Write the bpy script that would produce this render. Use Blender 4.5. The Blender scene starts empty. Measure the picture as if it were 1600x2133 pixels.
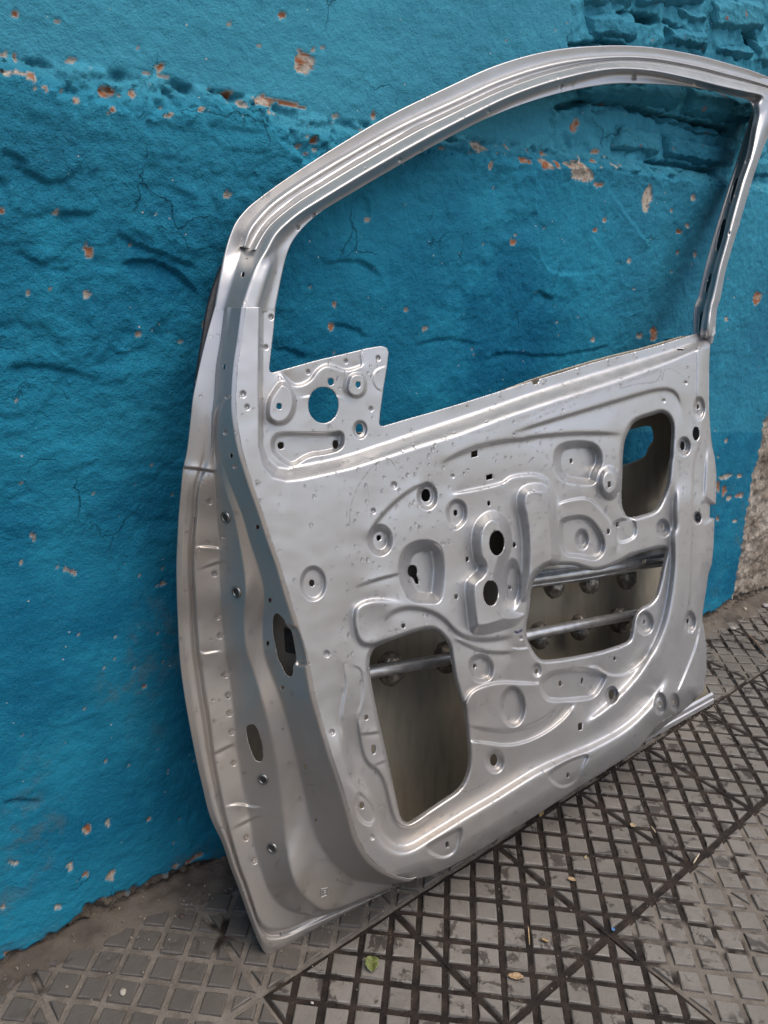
import bpy, bmesh, math, random
import numpy as np
from mathutils import Vector, Matrix

SC = bpy.context.scene
random.seed(7)
RNG = np.random.default_rng(7)

# ------------------------------------------------------------------ camera
# solved from the pavement grid of the photograph (focal length, tilt, roll, height)
F = 1605.0
CAM = np.array([-0.75240365, -0.36538244, 0.83290244])
RW = np.array([[0.76568478, -0.64054486, 0.05855846],
               [-0.17012182, -0.28947028, -0.94194773],
               [0.62031071, 0.71127297, -0.33061364]])
cd = bpy.data.cameras.new('camera')
cam = bpy.data.objects.new('camera', cd)
SC.collection.objects.link(cam)
cd.sensor_fit = 'HORIZONTAL'
cd.sensor_width = 36.0
cd.lens = F / 1600.0 * 36.0
cd.clip_start = 0.02
cd.clip_end = 2000
M = Matrix(((RW[0][0], -RW[1][0], -RW[2][0], CAM[0]),
            (RW[0][1], -RW[1][1], -RW[2][1], CAM[1]),
            (RW[0][2], -RW[1][2], -RW[2][2], CAM[2]), (0, 0, 0, 1)))
cam.matrix_world = M
SC.camera = cam

# ------------------------------------------------------------------ sky, sun, exposure
SUN_EL, SUN_AZ = math.radians(65), math.radians(156)     # broad hazy light from high in front of the wall
w = bpy.data.worlds.new("World")
SC.world = w
w.use_nodes = True
nt = w.node_tree
bg = nt.nodes['Background']
sky = nt.nodes.new('ShaderNodeTexSky')
sky.sky_type = 'NISHITA'
sky.sun_disc = False
sky.sun_elevation = SUN_EL
sky.sun_rotation = SUN_AZ
sky.air_density = 1.0
sky.dust_density = 4.0
sky.ozone_density = 1.0
nt.links.new(sky.outputs[0], bg.inputs[0])
bg.inputs[1].default_value = 0.15
ld = bpy.data.lights.new('sun', 'SUN')
ld.energy = 1.5
ld.angle = math.radians(62)
ld.color = (1.0, 0.92, 0.82)
sun = bpy.data.objects.new('sun', ld)
SC.collection.objects.link(sun)
sd_ = Vector((math.sin(SUN_AZ) * math.cos(SUN_EL), math.cos(SUN_AZ) * math.cos(SUN_EL), math.sin(SUN_EL)))
sun.rotation_euler = sd_.to_track_quat('Z', 'Y').to_euler()
SC.view_settings.view_transform = 'Standard'
SC.view_settings.look = 'None'
SC.view_settings.gamma = 1.0
SC.view_settings.use_curve_mapping = False
SC.view_settings.exposure = 0.72

# ------------------------------------------------------------------ helpers
COL = SC.collection


def rays(px, py):
    px = np.asarray(px, float); py = np.asarray(py, float)
    a = (px - 800) / F; b = (py - 1066.5) / F
    return a[..., None] * RW[0] + b[..., None] * RW[1] + RW[2]


def hit(px, py, P, n, off=0.0):
    d = rays(px, py)
    t = (((P - CAM) @ n) + off) / (d @ n)
    return CAM + d * t[..., None]


def project(X):
    Y = (X - CAM) @ RW.T
    return 800 + F * Y[..., 0] / Y[..., 2], 1066.5 + F * Y[..., 1] / Y[..., 2]


def ground(px, py, z=0.0):
    return hit(np.float64(px), np.float64(py), np.array([0, 0, z]), np.array([0, 0, 1.0]))


CR = {'A': (360, 80, 8 / 3), 'B': (1000, 60, 8 / 3), 'C': (360, 640, 8 / 3), 'D': (680, 880, 8 / 3),
      'E': (1080, 640, 1600 / 520), 'F': (1050, 1060, 3.2), 'G': (360, 1200, 3.2), 'H': (400, 1600, 8 / 3),
      'I': (680, 1240, 3.2), 'J': (900, 1350, 8 / 3), 'K': (1100, 0, 3.2), 'W': (0, 0, 2.0), 'V': (0, 0, 1.0)}


def P(c, *pts):
    ox, oy, s = CR[c]
    return [(ox + x / s, oy + y / s) for x, y in pts]


def sstep(t):
    t = np.clip(t, 0, 1)
    return t * t * (3 - 2 * t)


def pramp(t):
    t = np.clip(t, 0, 1)
    return .6 * t + .4 * t * t * (3 - 2 * t)


def chaikin(p, n=2, closed=True):
    p = np.asarray(p, float)
    for _ in range(n):
        if closed:
            q = np.roll(p, -1, 0)
            p = np.stack([.75 * p + .25 * q, .25 * p + .75 * q], 1).reshape(-1, 2)
        else:
            a, b = p[:-1], p[1:]
            m = np.stack([.75 * a + .25 * b, .25 * a + .75 * b], 1).reshape(-1, 2)
            p = np.vstack([p[:1], m[1:-1], p[-1:]])
    return p


def ell(cx, cy, rx, ry, n=28, rot=0.0):
    a = np.linspace(0, 2 * np.pi, n, endpoint=False)
    x, y = rx * np.cos(a), ry * np.sin(a)
    c, s = math.cos(rot), math.sin(rot)
    return np.stack([cx + c * x - s * y, cy + s * x + c * y], 1)


def near_line(px, py, pts, closed):
    """unsigned distance, nearest point, arc position 0..1 and side of a polyline"""
    pts = np.asarray(pts, float)
    a = pts
    b = np.roll(pts, -1, 0) if closed else None
    if not closed:
        a, b = pts[:-1], pts[1:]
    L = np.hypot(*(b - a).T)
    cum = np.r_[0, np.cumsum(L)]
    best = np.full(px.shape, 1e18); bx = np.zeros(px.shape); by = np.zeros(px.shape)
    s = np.zeros(px.shape); side = np.zeros(px.shape)
    for k in range(len(a)):
        if L[k] < 1e-9:
            continue
        dx, dy = (b[k] - a[k])
        t = np.clip(((px - a[k, 0]) * dx + (py - a[k, 1]) * dy) / L[k] ** 2, 0, 1)
        qx = a[k, 0] + t * dx; qy = a[k, 1] + t * dy
        d = (px - qx) ** 2 + (py - qy) ** 2
        m = d < best
        best = np.where(m, d, best); bx = np.where(m, qx, bx); by = np.where(m, qy, by)
        if not closed:
            s = np.where(m, (cum[k] + t * L[k]) / cum[-1], s)
            side = np.where(m, dx * (py - a[k, 1]) - dy * (px - a[k, 0]), side)
    return np.sqrt(best), bx, by, s, np.sign(side)


def inside(px, py, pts):
    pts = np.asarray(pts, float)
    r = np.zeros(px.shape, bool)
    x0, y0 = pts[-1]
    for x1, y1 in pts:
        if y0 != y1:
            c = (y0 > py) != (y1 > py)
            r ^= c & (px < (x1 - x0) * (py - y0) / (y1 - y0) + x0)
        x0, y0 = x1, y1
    return r


def sdf(px, py, pts):
    d, bx, by, _, _ = near_line(px, py, pts, True)
    return np.where(inside(px, py, pts), d, -d), bx, by


def _h(ix, iy, seed):
    v = (ix.astype(np.int64) * 374761393 + iy.astype(np.int64) * 668265263 + seed * 974711) & 0xffffffff
    v = ((v ^ (v >> 13)) * 1274126177) & 0xffffffff
    v = ((v ^ (v >> 16)) * 2246822519) & 0xffffffff
    return ((v ^ (v >> 15)) & 0xffff) / 65536.0 * 2 * np.pi


def pnoise(x, y, seed=0):
    ix = np.floor(x); iy = np.floor(y)
    fx = x - ix; fy = y - iy
    u = fx * fx * fx * (fx * (fx * 6 - 15) + 10); v = fy * fy * fy * (fy * (fy * 6 - 15) + 10)
    o = 0
    def g(a, b):
        t = _h(ix + a, iy + b, seed)
        return np.cos(t) * (fx - a) + np.sin(t) * (fy - b)
    n0 = g(0, 0) * (1 - u) + g(1, 0) * u
    n1 = g(0, 1) * (1 - u) + g(1, 1) * u
    return (n0 * (1 - v) + n1 * v) * 1.5


def fbm(x, y, seed=0, o=4, gain=.5):
    r = 0; a = 1
    for k in range(o):
        r = r + a * pnoise(x * 2 ** k, y * 2 ** k, seed + k * 17); a *= gain
    return r


def make_mesh(name, V, Fq, smooth=True, attrs=None):
    """V (n,3), Fq list of int arrays each (m,3|4)"""
    me = bpy.data.meshes.new(name)
    V = np.asarray(V, np.float32)
    Fq = [f for f in (Fq if isinstance(Fq, list) else [Fq]) if len(f)]
    me.vertices.add(len(V)); me.vertices.foreach_set('co', V.ravel())
    li = np.concatenate([f.ravel() for f in Fq]).astype(np.int32)
    tot = np.concatenate([np.full(len(f), f.shape[1]) for f in Fq]).astype(np.int32)
    st = np.r_[0, np.cumsum(tot)[:-1]].astype(np.int32)
    me.loops.add(len(li)); me.loops.foreach_set('vertex_index', li)
    me.polygons.add(len(tot)); me.polygons.foreach_set('loop_start', st)
    me.polygons.foreach_set('use_smooth', np.full(len(tot), smooth))
    for k, a in (attrs or {}).items():
        at = me.attributes.new(k, 'FLOAT', 'POINT'); at.data.foreach_set('value', np.asarray(a, np.float32))
    me.update(calc_edges=True)
    me.validate()
    return me


def link(name, me, mat=None, parent=None, base=None):
    o = bpy.data.objects.new(name, me)
    COL.objects.link(o)
    if mat is not None:
        for m in (mat if isinstance(mat, list) else [mat]):
            me.materials.append(m)
    if parent is not None:
        o.parent = parent
    return o


def tag(o, label=None, cat=None, group=None, kind=None):
    if label: o['label'] = label
    if cat: o['category'] = cat
    if group: o['group'] = group
    if kind: o['kind'] = kind
    return o


# ------------------------------------------------------------------ materials
class NB:
    def __init__(self, name):
        self.m = bpy.data.materials.new(name)
        self.m.use_nodes = True
        self.t = self.m.node_tree
        self.b = self.t.nodes['Principled BSDF']
    def n(self, typ, **kw):
        nd = self.t.nodes.new(typ)
        for k, v in kw.items():
            setattr(nd, k, v)
        return nd
    def l(self, a, b):
        self.t.links.new(a, b)
    def setv(self, sock, v):
        if hasattr(v, 'is_output') or hasattr(v, 'links'):
            self.l(v, sock)
        else:
            sock.default_value = v
    def pos(self):
        return self.n('ShaderNodeNewGeometry').outputs['Position']
    def noise(self, scale, detail=4, rough=.55, vec=None, dist=0.0):
        nd = self.n('ShaderNodeTexNoise')
        nd.inputs['Scale'].default_value = scale; nd.inputs['Detail'].default_value = detail
        nd.inputs['Roughness'].default_value = rough; nd.inputs['Distortion'].default_value = dist
        self.l(vec if vec is not None else self.pos(), nd.inputs['Vector'])
        return nd.outputs['Fac']
    def ramp(self, fac, a, b, va=0.0, vb=1.0):
        nd = self.n('ShaderNodeMapRange', interpolation_type='SMOOTHSTEP')
        self.l(fac, nd.inputs[0])
        nd.inputs[1].default_value = a; nd.inputs[2].default_value = b
        nd.inputs[3].default_value = va; nd.inputs[4].default_value = vb
        return nd.outputs[0]
    def math(self, op, a, b=0.0):
        nd = self.n('ShaderNodeMath', operation=op)
        self.setv(nd.inputs[0], a); self.setv(nd.inputs[1], b)
        return nd.outputs[0]
    def mix(self, f, a, b):
        nd = self.n('ShaderNodeMix', data_type='RGBA')
        self.setv(nd.inputs[0], f)
        for s, v in ((nd.inputs[6], a), (nd.inputs[7], b)):
            if isinstance(v, tuple): s.default_value = (*v, 1)
            else: self.l(v, s)
        return nd.outputs[2]
    def attr(self, name, typ='GEOMETRY'):
        nd = self.n('ShaderNodeAttribute', attribute_type=typ, attribute_name=name)
        return nd.outputs['Fac']
    def bump(self, h, strength=.5, dist=.001, prev=None):
        nd = self.n('ShaderNodeBump')
        nd.inputs['Strength'].default_value = strength; nd.inputs['Distance'].default_value = dist
        self.l(h, nd.inputs['Height'])
        if prev is not None: self.l(prev, nd.inputs['Normal'])
        return nd.outputs[0]
    def out(self, col=None, rough=None, metal=None, normal=None, spec=None):
        b = self.b
        if col is not None:
            if isinstance(col, tuple): b.inputs['Base Color'].default_value = (*col, 1)
            else: self.l(col, b.inputs['Base Color'])
        if rough is not None: self.setv(b.inputs['Roughness'], rough)
        if metal is not None: self.setv(b.inputs['Metallic'], metal)
        if spec is not None: b.inputs['Specular IOR Level'].default_value = spec
        if normal is not None: self.l(normal, b.inputs['Normal'])
        return self.m


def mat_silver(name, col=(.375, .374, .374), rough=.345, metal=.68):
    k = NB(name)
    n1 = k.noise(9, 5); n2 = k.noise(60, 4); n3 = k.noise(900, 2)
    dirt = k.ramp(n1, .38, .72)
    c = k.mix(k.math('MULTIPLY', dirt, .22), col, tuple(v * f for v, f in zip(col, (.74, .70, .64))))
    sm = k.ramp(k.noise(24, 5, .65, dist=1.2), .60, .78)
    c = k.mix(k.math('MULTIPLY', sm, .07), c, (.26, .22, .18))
    c = k.mix(k.math('MULTIPLY', k.attr('grime_and_warm_light'), k.ramp(k.noise(17, 5, .65), .25, .7, .45, 1.0)), c, (.40, .345, .29))
    wear_and_shade = k.attr('wear_and_shade')  # scratches and streaks; on the hidden plates also painted shade
    c = k.mix(k.math('MULTIPLY', wear_and_shade, .75), c, (.10, .085, .075))
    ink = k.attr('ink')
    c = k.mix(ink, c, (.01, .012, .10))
    r = k.math('ADD', k.ramp(n2, .35, .7, rough - .02, rough + .05), k.math('MULTIPLY', wear_and_shade, .25))
    nb = k.bump(n3, .03, .0004)
    return k.out(c, r, metal, nb)


M_SILVER = mat_silver('silver_paint')
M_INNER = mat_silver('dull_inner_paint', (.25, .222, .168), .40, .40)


def simple(name, col, rough=.5, metal=0.0, ns=200, amp=.35, bstr=.3, bdist=.0006):
    k = NB(name)
    n = k.noise(ns, 4)
    c = k.mix(k.ramp(n, .3, .7), tuple(v * (1 - amp) for v in col), tuple(min(1, v * (1 + amp)) for v in col))
    return k.out(c, rough, metal, k.bump(n, bstr, bdist))


M_BLACK = simple('black_tape_and_backing', (.012, .012, .013), .55)
M_STEEL = simple('bar_paint', (.45, .44, .43), .28, .8, 60, .2)
M_MASTIC = simple('black_mastic', (.17, .15, .125), .20, 0.6, 140, .5, .9, .003)
M_ZINC = simple('zinc_nut', (.20, .20, .19), .38, .9, 300, .4)
M_DARK = simple('hole_shade_dark', (.03, .028, .026), .6)  # near-black for painted shade in nut bores and the latch opening
kw_ = NB('water')
kw_.b.inputs['Base Color'].default_value = (1, 1, 1, 1)
kw_.b.inputs['Roughness'].default_value = .03
kw_.b.inputs['IOR'].default_value = 1.33
kw_.b.inputs['Transmission Weight'].default_value = 1.0
M_WATER = kw_.m

# ------------------------------------------------------------------ the door's own frame
HL = ground(555, 1985)
HR = ground(1482, 1465)
U = (HR - HL) / np.linalg.norm(HR - HL)
HN = np.array([-U[1], U[0], 0.0])
LEAN = math.radians(13.5)
VV = np.array([0, 0, 1.0]) * math.cos(LEAN) + HN * math.sin(LEAN)
NN = np.cross(U, VV)
W0 = 0.108


def D3(px, py, wv):
    """point of the door seen at this place of the photograph, wv metres out of the hem plane"""
    return hit(px, py, HL, NN, np.asarray(wv, float))


door = bpy.data.objects.new('car_door', None)
COL.objects.link(door)
door.location = HL
tag(door, 'stripped silver car door shell leaning against the rough blue wall, wet with drops', 'car door')


def dpart(name, V, Fq, mat, attrs=None, smooth=True):
    return link(name, make_mesh(name, np.asarray(V) - HL, Fq, smooth, attrs), mat, door)


# ------------------------------------------------------------------ pressed features of the inner panel
FE = []


def f_poly(pts, h, wd, it=2):
    FE.append(('poly', chaikin(pts, it), h, wd))


def f_ell(c, cx, cy, rx, ry, h, wd):
    s = CR[c][2]
    (x, y), = P(c, (cx, cy))
    FE.append(('ell', (x, y, rx / s, ry / s), h, wd))


def f_crease(pts, h, wd, L=60., taper=.12):
    FE.append(('cr', chaikin(pts, 2, False), h, wd, L, taper))


def f_ridge(pts, h, wd, taper=.1):
    FE.append(('rg', chaikin(pts, 2, False), h, wd, taper))


def soft_crease(px, py, q, wd, L, tp):
    """a step along a line that dies away smoothly on both sides and past both ends"""
    a, b = q[:-1], q[1:]
    ln = np.hypot(*(b - a).T)
    tot = ln.sum(); cum = 0.0
    e2 = (wd / 4.2) ** 2
    px = px.astype(np.float32); py = py.astype(np.float32)
    v = np.zeros(px.shape, np.float32)
    for k in range(len(a)):
        if ln[k] < 1e-9:
            continue
        m = max(1, int(math.ceil(ln[k] / max(2.0, wd / 4))))
        dx, dy = (b[k] - a[k]) / ln[k]
        for i in range(m):
            t = (i + .5) / m
            sc = (cum + t * ln[k]) / tot
            tpv = float(sstep(sc / tp) * sstep((1 - sc) / tp))
            if tpv < 1e-4:
                continue
            rx = px - np.float32(a[k, 0] + t * (b[k, 0] - a[k, 0])); ry = py - np.float32(a[k, 1] + t * (b[k, 1] - a[k, 1]))
            r2 = rx * rx + ry * ry
            v += np.float32(tpv * ln[k] / m / math.pi) * (np.float32(dx) * ry - np.float32(dy) * rx) / (r2 + np.float32(e2)) * np.exp(-np.sqrt(r2) * np.float32(1 / L))
        cum += ln[k]
    return v * .5


def features(px, py):
    out = np.zeros(px.shape)
    for f in FE:
        if f[0] == 'ell':
            x, y, rx, ry = f[1]; bb = (x - rx, x + rx, y - ry, y + ry); pad = 2
        else:
            q = f[1]; bb = (q[:, 0].min(), q[:, 0].max(), q[:, 1].min(), q[:, 1].max())
            pad = {'poly': 2, 'rg': f[3] * 3 if f[0] == 'rg' else 0, 'cr': (5 * f[4] + f[3]) if f[0] == 'cr' else 0}[f[0]]
        m = (px > bb[0] - pad) & (px < bb[1] + pad) & (py > bb[2] - pad) & (py < bb[3] + pad)
        if not m.any():
            continue
        x_, y_ = px[m], py[m]
        if f[0] == 'poly':
            s, _, _ = sdf(x_, y_, f[1]); v = 1.2 * f[2] * pramp(s / f[3] / 1.1)
        elif f[0] == 'ell':
            x, y, rx, ry = f[1]
            r = np.hypot((x_ - x) / rx, (y_ - y) / ry)
            v = 1.2 * f[2] * pramp((1 - r) * math.sqrt(rx * ry) / f[3] / 1.1)
        elif f[0] == 'cr':
            v = f[2] * soft_crease(x_, y_, f[1], f[3], f[4], f[5])
        else:
            d, _, _, s, _ = near_line(x_, y_, f[1], False)
            v = f[2] * np.exp(-(d / f[3]) ** 2) * sstep(s / f[4]) * sstep((1 - s) / f[4])
        out[m] += v * 1.2
    return out


mm = .001
# --- belt shoulder and mirror triangle (two contours)
BELT_IN = np.array(P('C', (505, -60), (503, 380), (503, 760), (530, 840), (585, 885), (640, 890), (700, 872), (900, 832), (1000, 803), (1200, 735), (1400, 665), (1600, 600))
                   + P('E', (200, 500), (400, 438), (600, 378), (800, 318), (960, 272), (1130, 214), (1400, 120), (1400, -900))
                   + P('C', (505, -400)))
BELT_OUT = np.array(P('C', (478, -60), (470, 400), (474, 780), (498, 890), (550, 952), (630, 975), (720, 968), (1000, 905), (1300, 812), (1600, 718))
                    + P('E', (0, 690), (200, 625), (400, 563), (600, 498), (800, 428), (960, 366), (1060, 322), (1150, 282), (1500, 180), (1500, -950))
                    + P('C', (478, -450)))
BELT_DROP = -.021
# mirror triangle pressings
f_poly(P('C', (512, 610), (518, 520), (560, 450), (600, 400), (660, 430), (692, 500), (685, 580), (645, 645), (585, 662), (540, 645)), 7 * mm, 9)
f_crease(P('C', (600, 360), (650, 425), (700, 438), (765, 408), (800, 350), (850, 318), (900, 330), (950, 352), (1000, 345), (1060, 318)), 7 * mm, 9, 60, .06)
f_poly(P('C', (960, 440), (975, 385), (1000, 362), (1055, 358), (1080, 395), (1078, 470), (1045, 505), (1000, 505), (965, 480)), 5 * mm, 6)
f_crease(P('C', (690, 505), (760, 492), (860, 480), (960, 505)), 2.5 * mm, 6, 20, .35)
f_poly(P('C', (538, 770), (548, 715), (600, 688), (740, 692), (880, 692), (935, 680), (962, 720), (945, 795), (850, 822), (755, 832), (668, 895), (600, 862), (550, 815)), -7 * mm, 9)
f_ell('C', 1040, 680, 42, 54, -3 * mm, 5)
f_crease(P('C', (1040, 230), (1045, 290), (1050, 350)), -2 * mm, 5, 20, .4)
f_crease(P('C', (1190, 325), (1125, 345), (1105, 400), (1130, 450), (1165, 470)), -1.2 * mm, 5, 25)
# --- central recess
f_crease(P('D', (225, 660), (250, 590), (320, 500), (410, 415), (500, 355), (560, 335)), -5 * mm, 9, 90, .12)
f_crease(P('D', (615, 240), (720, 182), (840, 132), (1000, 100), (1200, 88)) + P('E', (0, 845), (150, 825), (350, 808), (560, 808), (690, 815)), -6 * mm, 16, 90, .12)
f_crease(P('E', (-60, 815), (100, 760), (300, 700), (500, 640), (700, 580), (850, 535), (950, 520), (1010, 545), (1038, 610), (1045, 720)), -6 * mm, 15, 55, .16)
f_ell('D', 560, 410, 60, 82, -5 * mm, 9)
f_ell('D', 298, 655, 74, 92, -7 * mm, 13)
f_poly(P('D', (396, 770), (428, 690), (500, 650), (585, 648), (645, 690), (664, 790), (658, 900), (640, 1010), (560, 1012), (470, 1005), (425, 945), (398, 860)), -14 * mm, 23)
f_poly(P('D', (655, 500), (678, 440), (730, 418), (778, 448), (790, 520), (762, 575), (712, 608), (680, 575)), -5 * mm, 8)
f_crease(P('D', (690, 398), (800, 378), (900, 357), (985, 335), (1020, 302), (1090, 290), (1175, 287), (1235, 325), (1268, 400), (1284, 470)), 6 * mm, 10, 70, .08)
f_poly(P('D', (1052, 420), (1075, 360), (1125, 335), (1200, 332), (1245, 370), (1275, 450), (1295, 620), (1310, 800), (1210, 830), (1160, 900), (1135, 980), (1080, 1010), (1072, 930), (1085, 800), (1085, 650), (1072, 540), (1055, 480)), 10 * mm, 18)
f_poly(P('D', (804, 620), (825, 550), (880, 493), (945, 483), (1002, 528), (1028, 600), (1032, 690), (1008, 765), (985, 850), (985, 960), (1010, 1030), (1060, 1060), (1115, 1060), (1060, 1130), (960, 1160), (870, 1185), (795, 1175), (780, 1080), (762, 900), (798, 850), (848, 812), (815, 770), (804, 690)), 12 * mm, 20)
f_ell('D', 1035, 900, 52, 150, -5 * mm, 12)
f_poly(P('D', (1256, 210), (1268, 140), (1320, 105), (1420, 95), (1500, 112), (1538, 165), (1540, 240), (1505, 290), (1500, 355), (1385, 352), (1300, 330), (1268, 275)), -10 * mm, 15)
f_ell('D', 1572, 335, 62, 100, 7 * mm, 12)
f_crease(P('D', (1285, 455), (1330, 435), (1430, 417), (1475, 430), (1540, 500), (1592, 570), (1612, 660), (1610, 720)), 5 * mm, 7, 26, .06)
f_poly(P('D', (1284, 560), (1318, 522), (1440, 508), (1505, 560), (1555, 650), (1548, 730), (1495, 775), (1420, 755), (1305, 745)), -6 * mm, 8)
f_ell('D', 1420, 650, 40, 62, -5 * mm, 8)
f_poly(P('E', (590, 1375), (620, 1480), (650, 1520), (700, 1510), (755, 1480), (765, 1420), (755, 1360), (690, 1340)), -3 * mm, 6)
# left block by the pocket
f_crease(P('D', (150, 920), (260, 878), (385, 845), (450, 830)), -5 * mm, 9, 38, .45)
f_crease(P('D', (400, 1185), (320, 1215), (250, 1240), (190, 1230), (162, 1160), (152, 1080), (168, 1020), (230, 990), (310, 985), (430, 1000)), 10 * mm, 17, 40, .25)
f_crease(P('I', (390, 165), (440, 110), (540, 78), (680, 98), (785, 155), (860, 245), (950, 290), (1090, 300), (1250, 270)), -7 * mm, 15, 60, .1)
f_crease(P('I', (850, 290), (950, 340), (1080, 385), (1245, 380)), -5 * mm, 11, 55, .12)
f_crease(P('I', (1240, 350), (1290, 358), (1345, 350)), 3 * mm, 6, 15)
# lower right and centre
f_crease(P('E', (1020, 1130), (1010, 1180), (1000, 1300), (1010, 1420)) + P('F', (1120, 150), (1132, 320), (1112, 540), (1070, 760), (1000, 930), (900, 1090), (800, 1205), (680, 1320), (540, 1425))[::1], -10 * mm, 17, 130, .08)
FE[-1] = ('cr', FE[-1][1][::-1], 17 * mm, 30, 120, .06)
f_crease((P('J', (1310, 150), (1240, 285), (1090, 440), (900, 545), (740, 612), (600, 672), (480, 745), (340, 835), (200, 915), (0, 1040)) + P('H', (1200, 458), (1120, 450), (1050, 390), (1015, 320), (1005, 240), (985, 170), (930, 110), (885, 50)) + P('I', (160, 1160), (125, 1000), (95, 850)))[::-1], -10 * mm, 15, 70, .05)
FE[-1] = ('cr', FE[-1][1][::-1], -19 * mm, 36, 95, .05)
f_crease(P('I', (205, 800), (215, 900), (242, 1055), (285, 1132), (345, 1165), (392, 1250), (420, 1385), (452, 1495), (505, 1545), (580, 1545), (700, 1462)), -5 * mm, 10, 30, .08)
f_crease(P('I', (160, 470), (235, 480), (250, 640), (225, 760), (205, 800)), -2 * mm, 8, 30, .2)
f_crease(P('G', (1120, 540), (1160, 700), (1130, 860), (1115, 960), (1140, 1120), (1195, 1330), (1300, 1440), (1345, 1560)), -3 * mm, 10, 30, .15)
f_crease(P('I', (205, 930), (360, 912), (400, 905)), -4 * mm, 8, 22, .4)
f_crease(P('I', (310, 1140), (410, 1095), (450, 1080)), -3 * mm, 7, 20, .4)
f_poly(P('F', (225, 1160), (290, 1085), (420, 1062), (540, 1052), (640, 1085), (700, 1105), (660, 1190), (605, 1270), (500, 1285), (300, 1298), (250, 1250)), -6 * mm, 9)
f_crease(P('F', (560, 1050), (620, 1050), (680, 1100), (760, 1115), (840, 1090), (930, 1020), (1000, 940)), 6 * mm, 9, 25, .1)
f_crease(P('I', (910, 770), (935, 690), (980, 630), (1080, 592), (1180, 577), (1300, 585), (1430, 590)), 6 * mm, 9, 70, .08)
f_poly(ell(*P('I', (1243, 742))[0], 28, 44), -6 * mm, 8, 0)
f_crease(P('I', (935, 868), (1080, 898), (1220, 908), (1370, 870), (1500, 795), (1610, 690)), -4 * mm, 11, 40, .15)
f_crease(P('I', (950, 970), (1080, 985), (1210, 1003), (1340, 975), (1480, 905), (1590, 815), (1660, 720)), 6 * mm, 8, 80, .08)
f_ell('I', 1122, 1105, 68, 88, -5 * mm, 9)
f_poly(P('I', (940, 470), (960, 410), (1020, 385), (1090, 405), (1125, 470), (1110, 560), (1040, 590), (975, 580)), -6 * mm, 9)
f_ell('I', 1402, 500, 36, 50, -2.5 * mm, 6)
f_ell('F', 718, 1240, 46, 66, -4 * mm, 7)
for cx, cy, rx, ry in ((940, 762, 60, 84), (1060, 130, 48, 66), (1240, 752, 42, 78), (1040, 1300, 46, 80), (1136, 1290, 36, 66), (1288, 60, 30, 44)):
    f_ell('F', cx, cy, rx, ry, -5 * mm, 7)
for cx, cy, rx, ry in ((1160, 650, 40, 82), (1062, 892, 44, 66), (1146, 1350, 26, 42)):
    f_ell('E', cx, cy, rx, ry, -5 * mm, 7)
f_poly(P('J', (620, 700), (680, 768), (730, 785), (800, 755), (845, 680), (890, 575), (760, 610)), -4 * mm, 7)
f_poly(P('H', (1270, 440), (1370, 515), (1455, 492), (1500, 420), (1512, 310), (1400, 370)), -4 * mm, 7)
f_poly(P('H', (895, 230), (930, 300), (985, 330), (1025, 300), (1015, 210), (960, 140), (915, 120)), -4 * mm, 7)
f_ell('C', 780, 1535, 74, 100, -4 * mm, 7)
# right hand column
f_crease(P('E', (1140, 240), (1146, 400), (1140, 560), (1150, 700)), -2 * mm, 5, 40, .1)
f_crease(P('E', (1180, 720), (1170, 850), (1120, 1000), (1112, 1300), (1108, 1700)) + P('F', (1245, 420), (1235, 640), (1180, 860)), 2.5 * mm, 7, 40, .1)
f_crease(P('F', (1310, 760), (1285, 900), (1225, 1060), (1150, 1235)), -3 * mm, 6, 40, .1)
f_crease(P('E', (1215, 880), (1200, 1050), (1190, 1240)), -5 * mm, 12, 30, .15)
# weld dents
for c, x, y, r in (('D', 375, 350, 19), ('D', 260, 492, 15), ('C', 390, 483, 18), ('C', 412, 555, 16), ('C', 300, 500, 12), ('C', 293, 697, 14), ('C', 345, 885, 13),
                   ('C', 1100, 565, 14), ('C', 960, 300, 14), ('C', 1140, 283, 15), ('C', 545, 55, 16), ('C', 517, 222, 14), ('C', 750, 360, 14), ('G', 1025, 520, 22),
                   ('I', 38, 915, 20), ('E', 930, 600, 14), ('E', 1070, 485, 14), ('D', 700, 298, 12), ('H', 1000, 385, 14), ('F', 110, 862, 14)):
    f_ell(c, x, y, r, r * 1.2, -2 * mm, 4)
for c, x, y, r in (('A', 780, 980, 16), ('A', 693, 1050, 15), ('A', 1258, 672, 15), ('A', 1172, 715, 9), ('A', 1380, 625, 9), ('B', 45, 455, 15), ('B', 450, 318, 15), ('B', 855, 270, 15), ('B', 1195, 300, 14), ('B', 1480, 740, 9), ('B', 1420, 925, 9), ('B', 1385, 1135, 9)):
    f_ell(c, x, y, r, r * 1.15, -2 * mm, 4)
for x0, y0 in ((157, 448), (380, 384), (575, 330), (756, 280), (932, 232), (-120, 530), (-330, 590)):
    f_ridge(P('E', (x0, y0 - 6), (x0 + 1, y0 + 20), (x0 + 2, y0 + 46)), .9 * mm, 2.2, .12)
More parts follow.
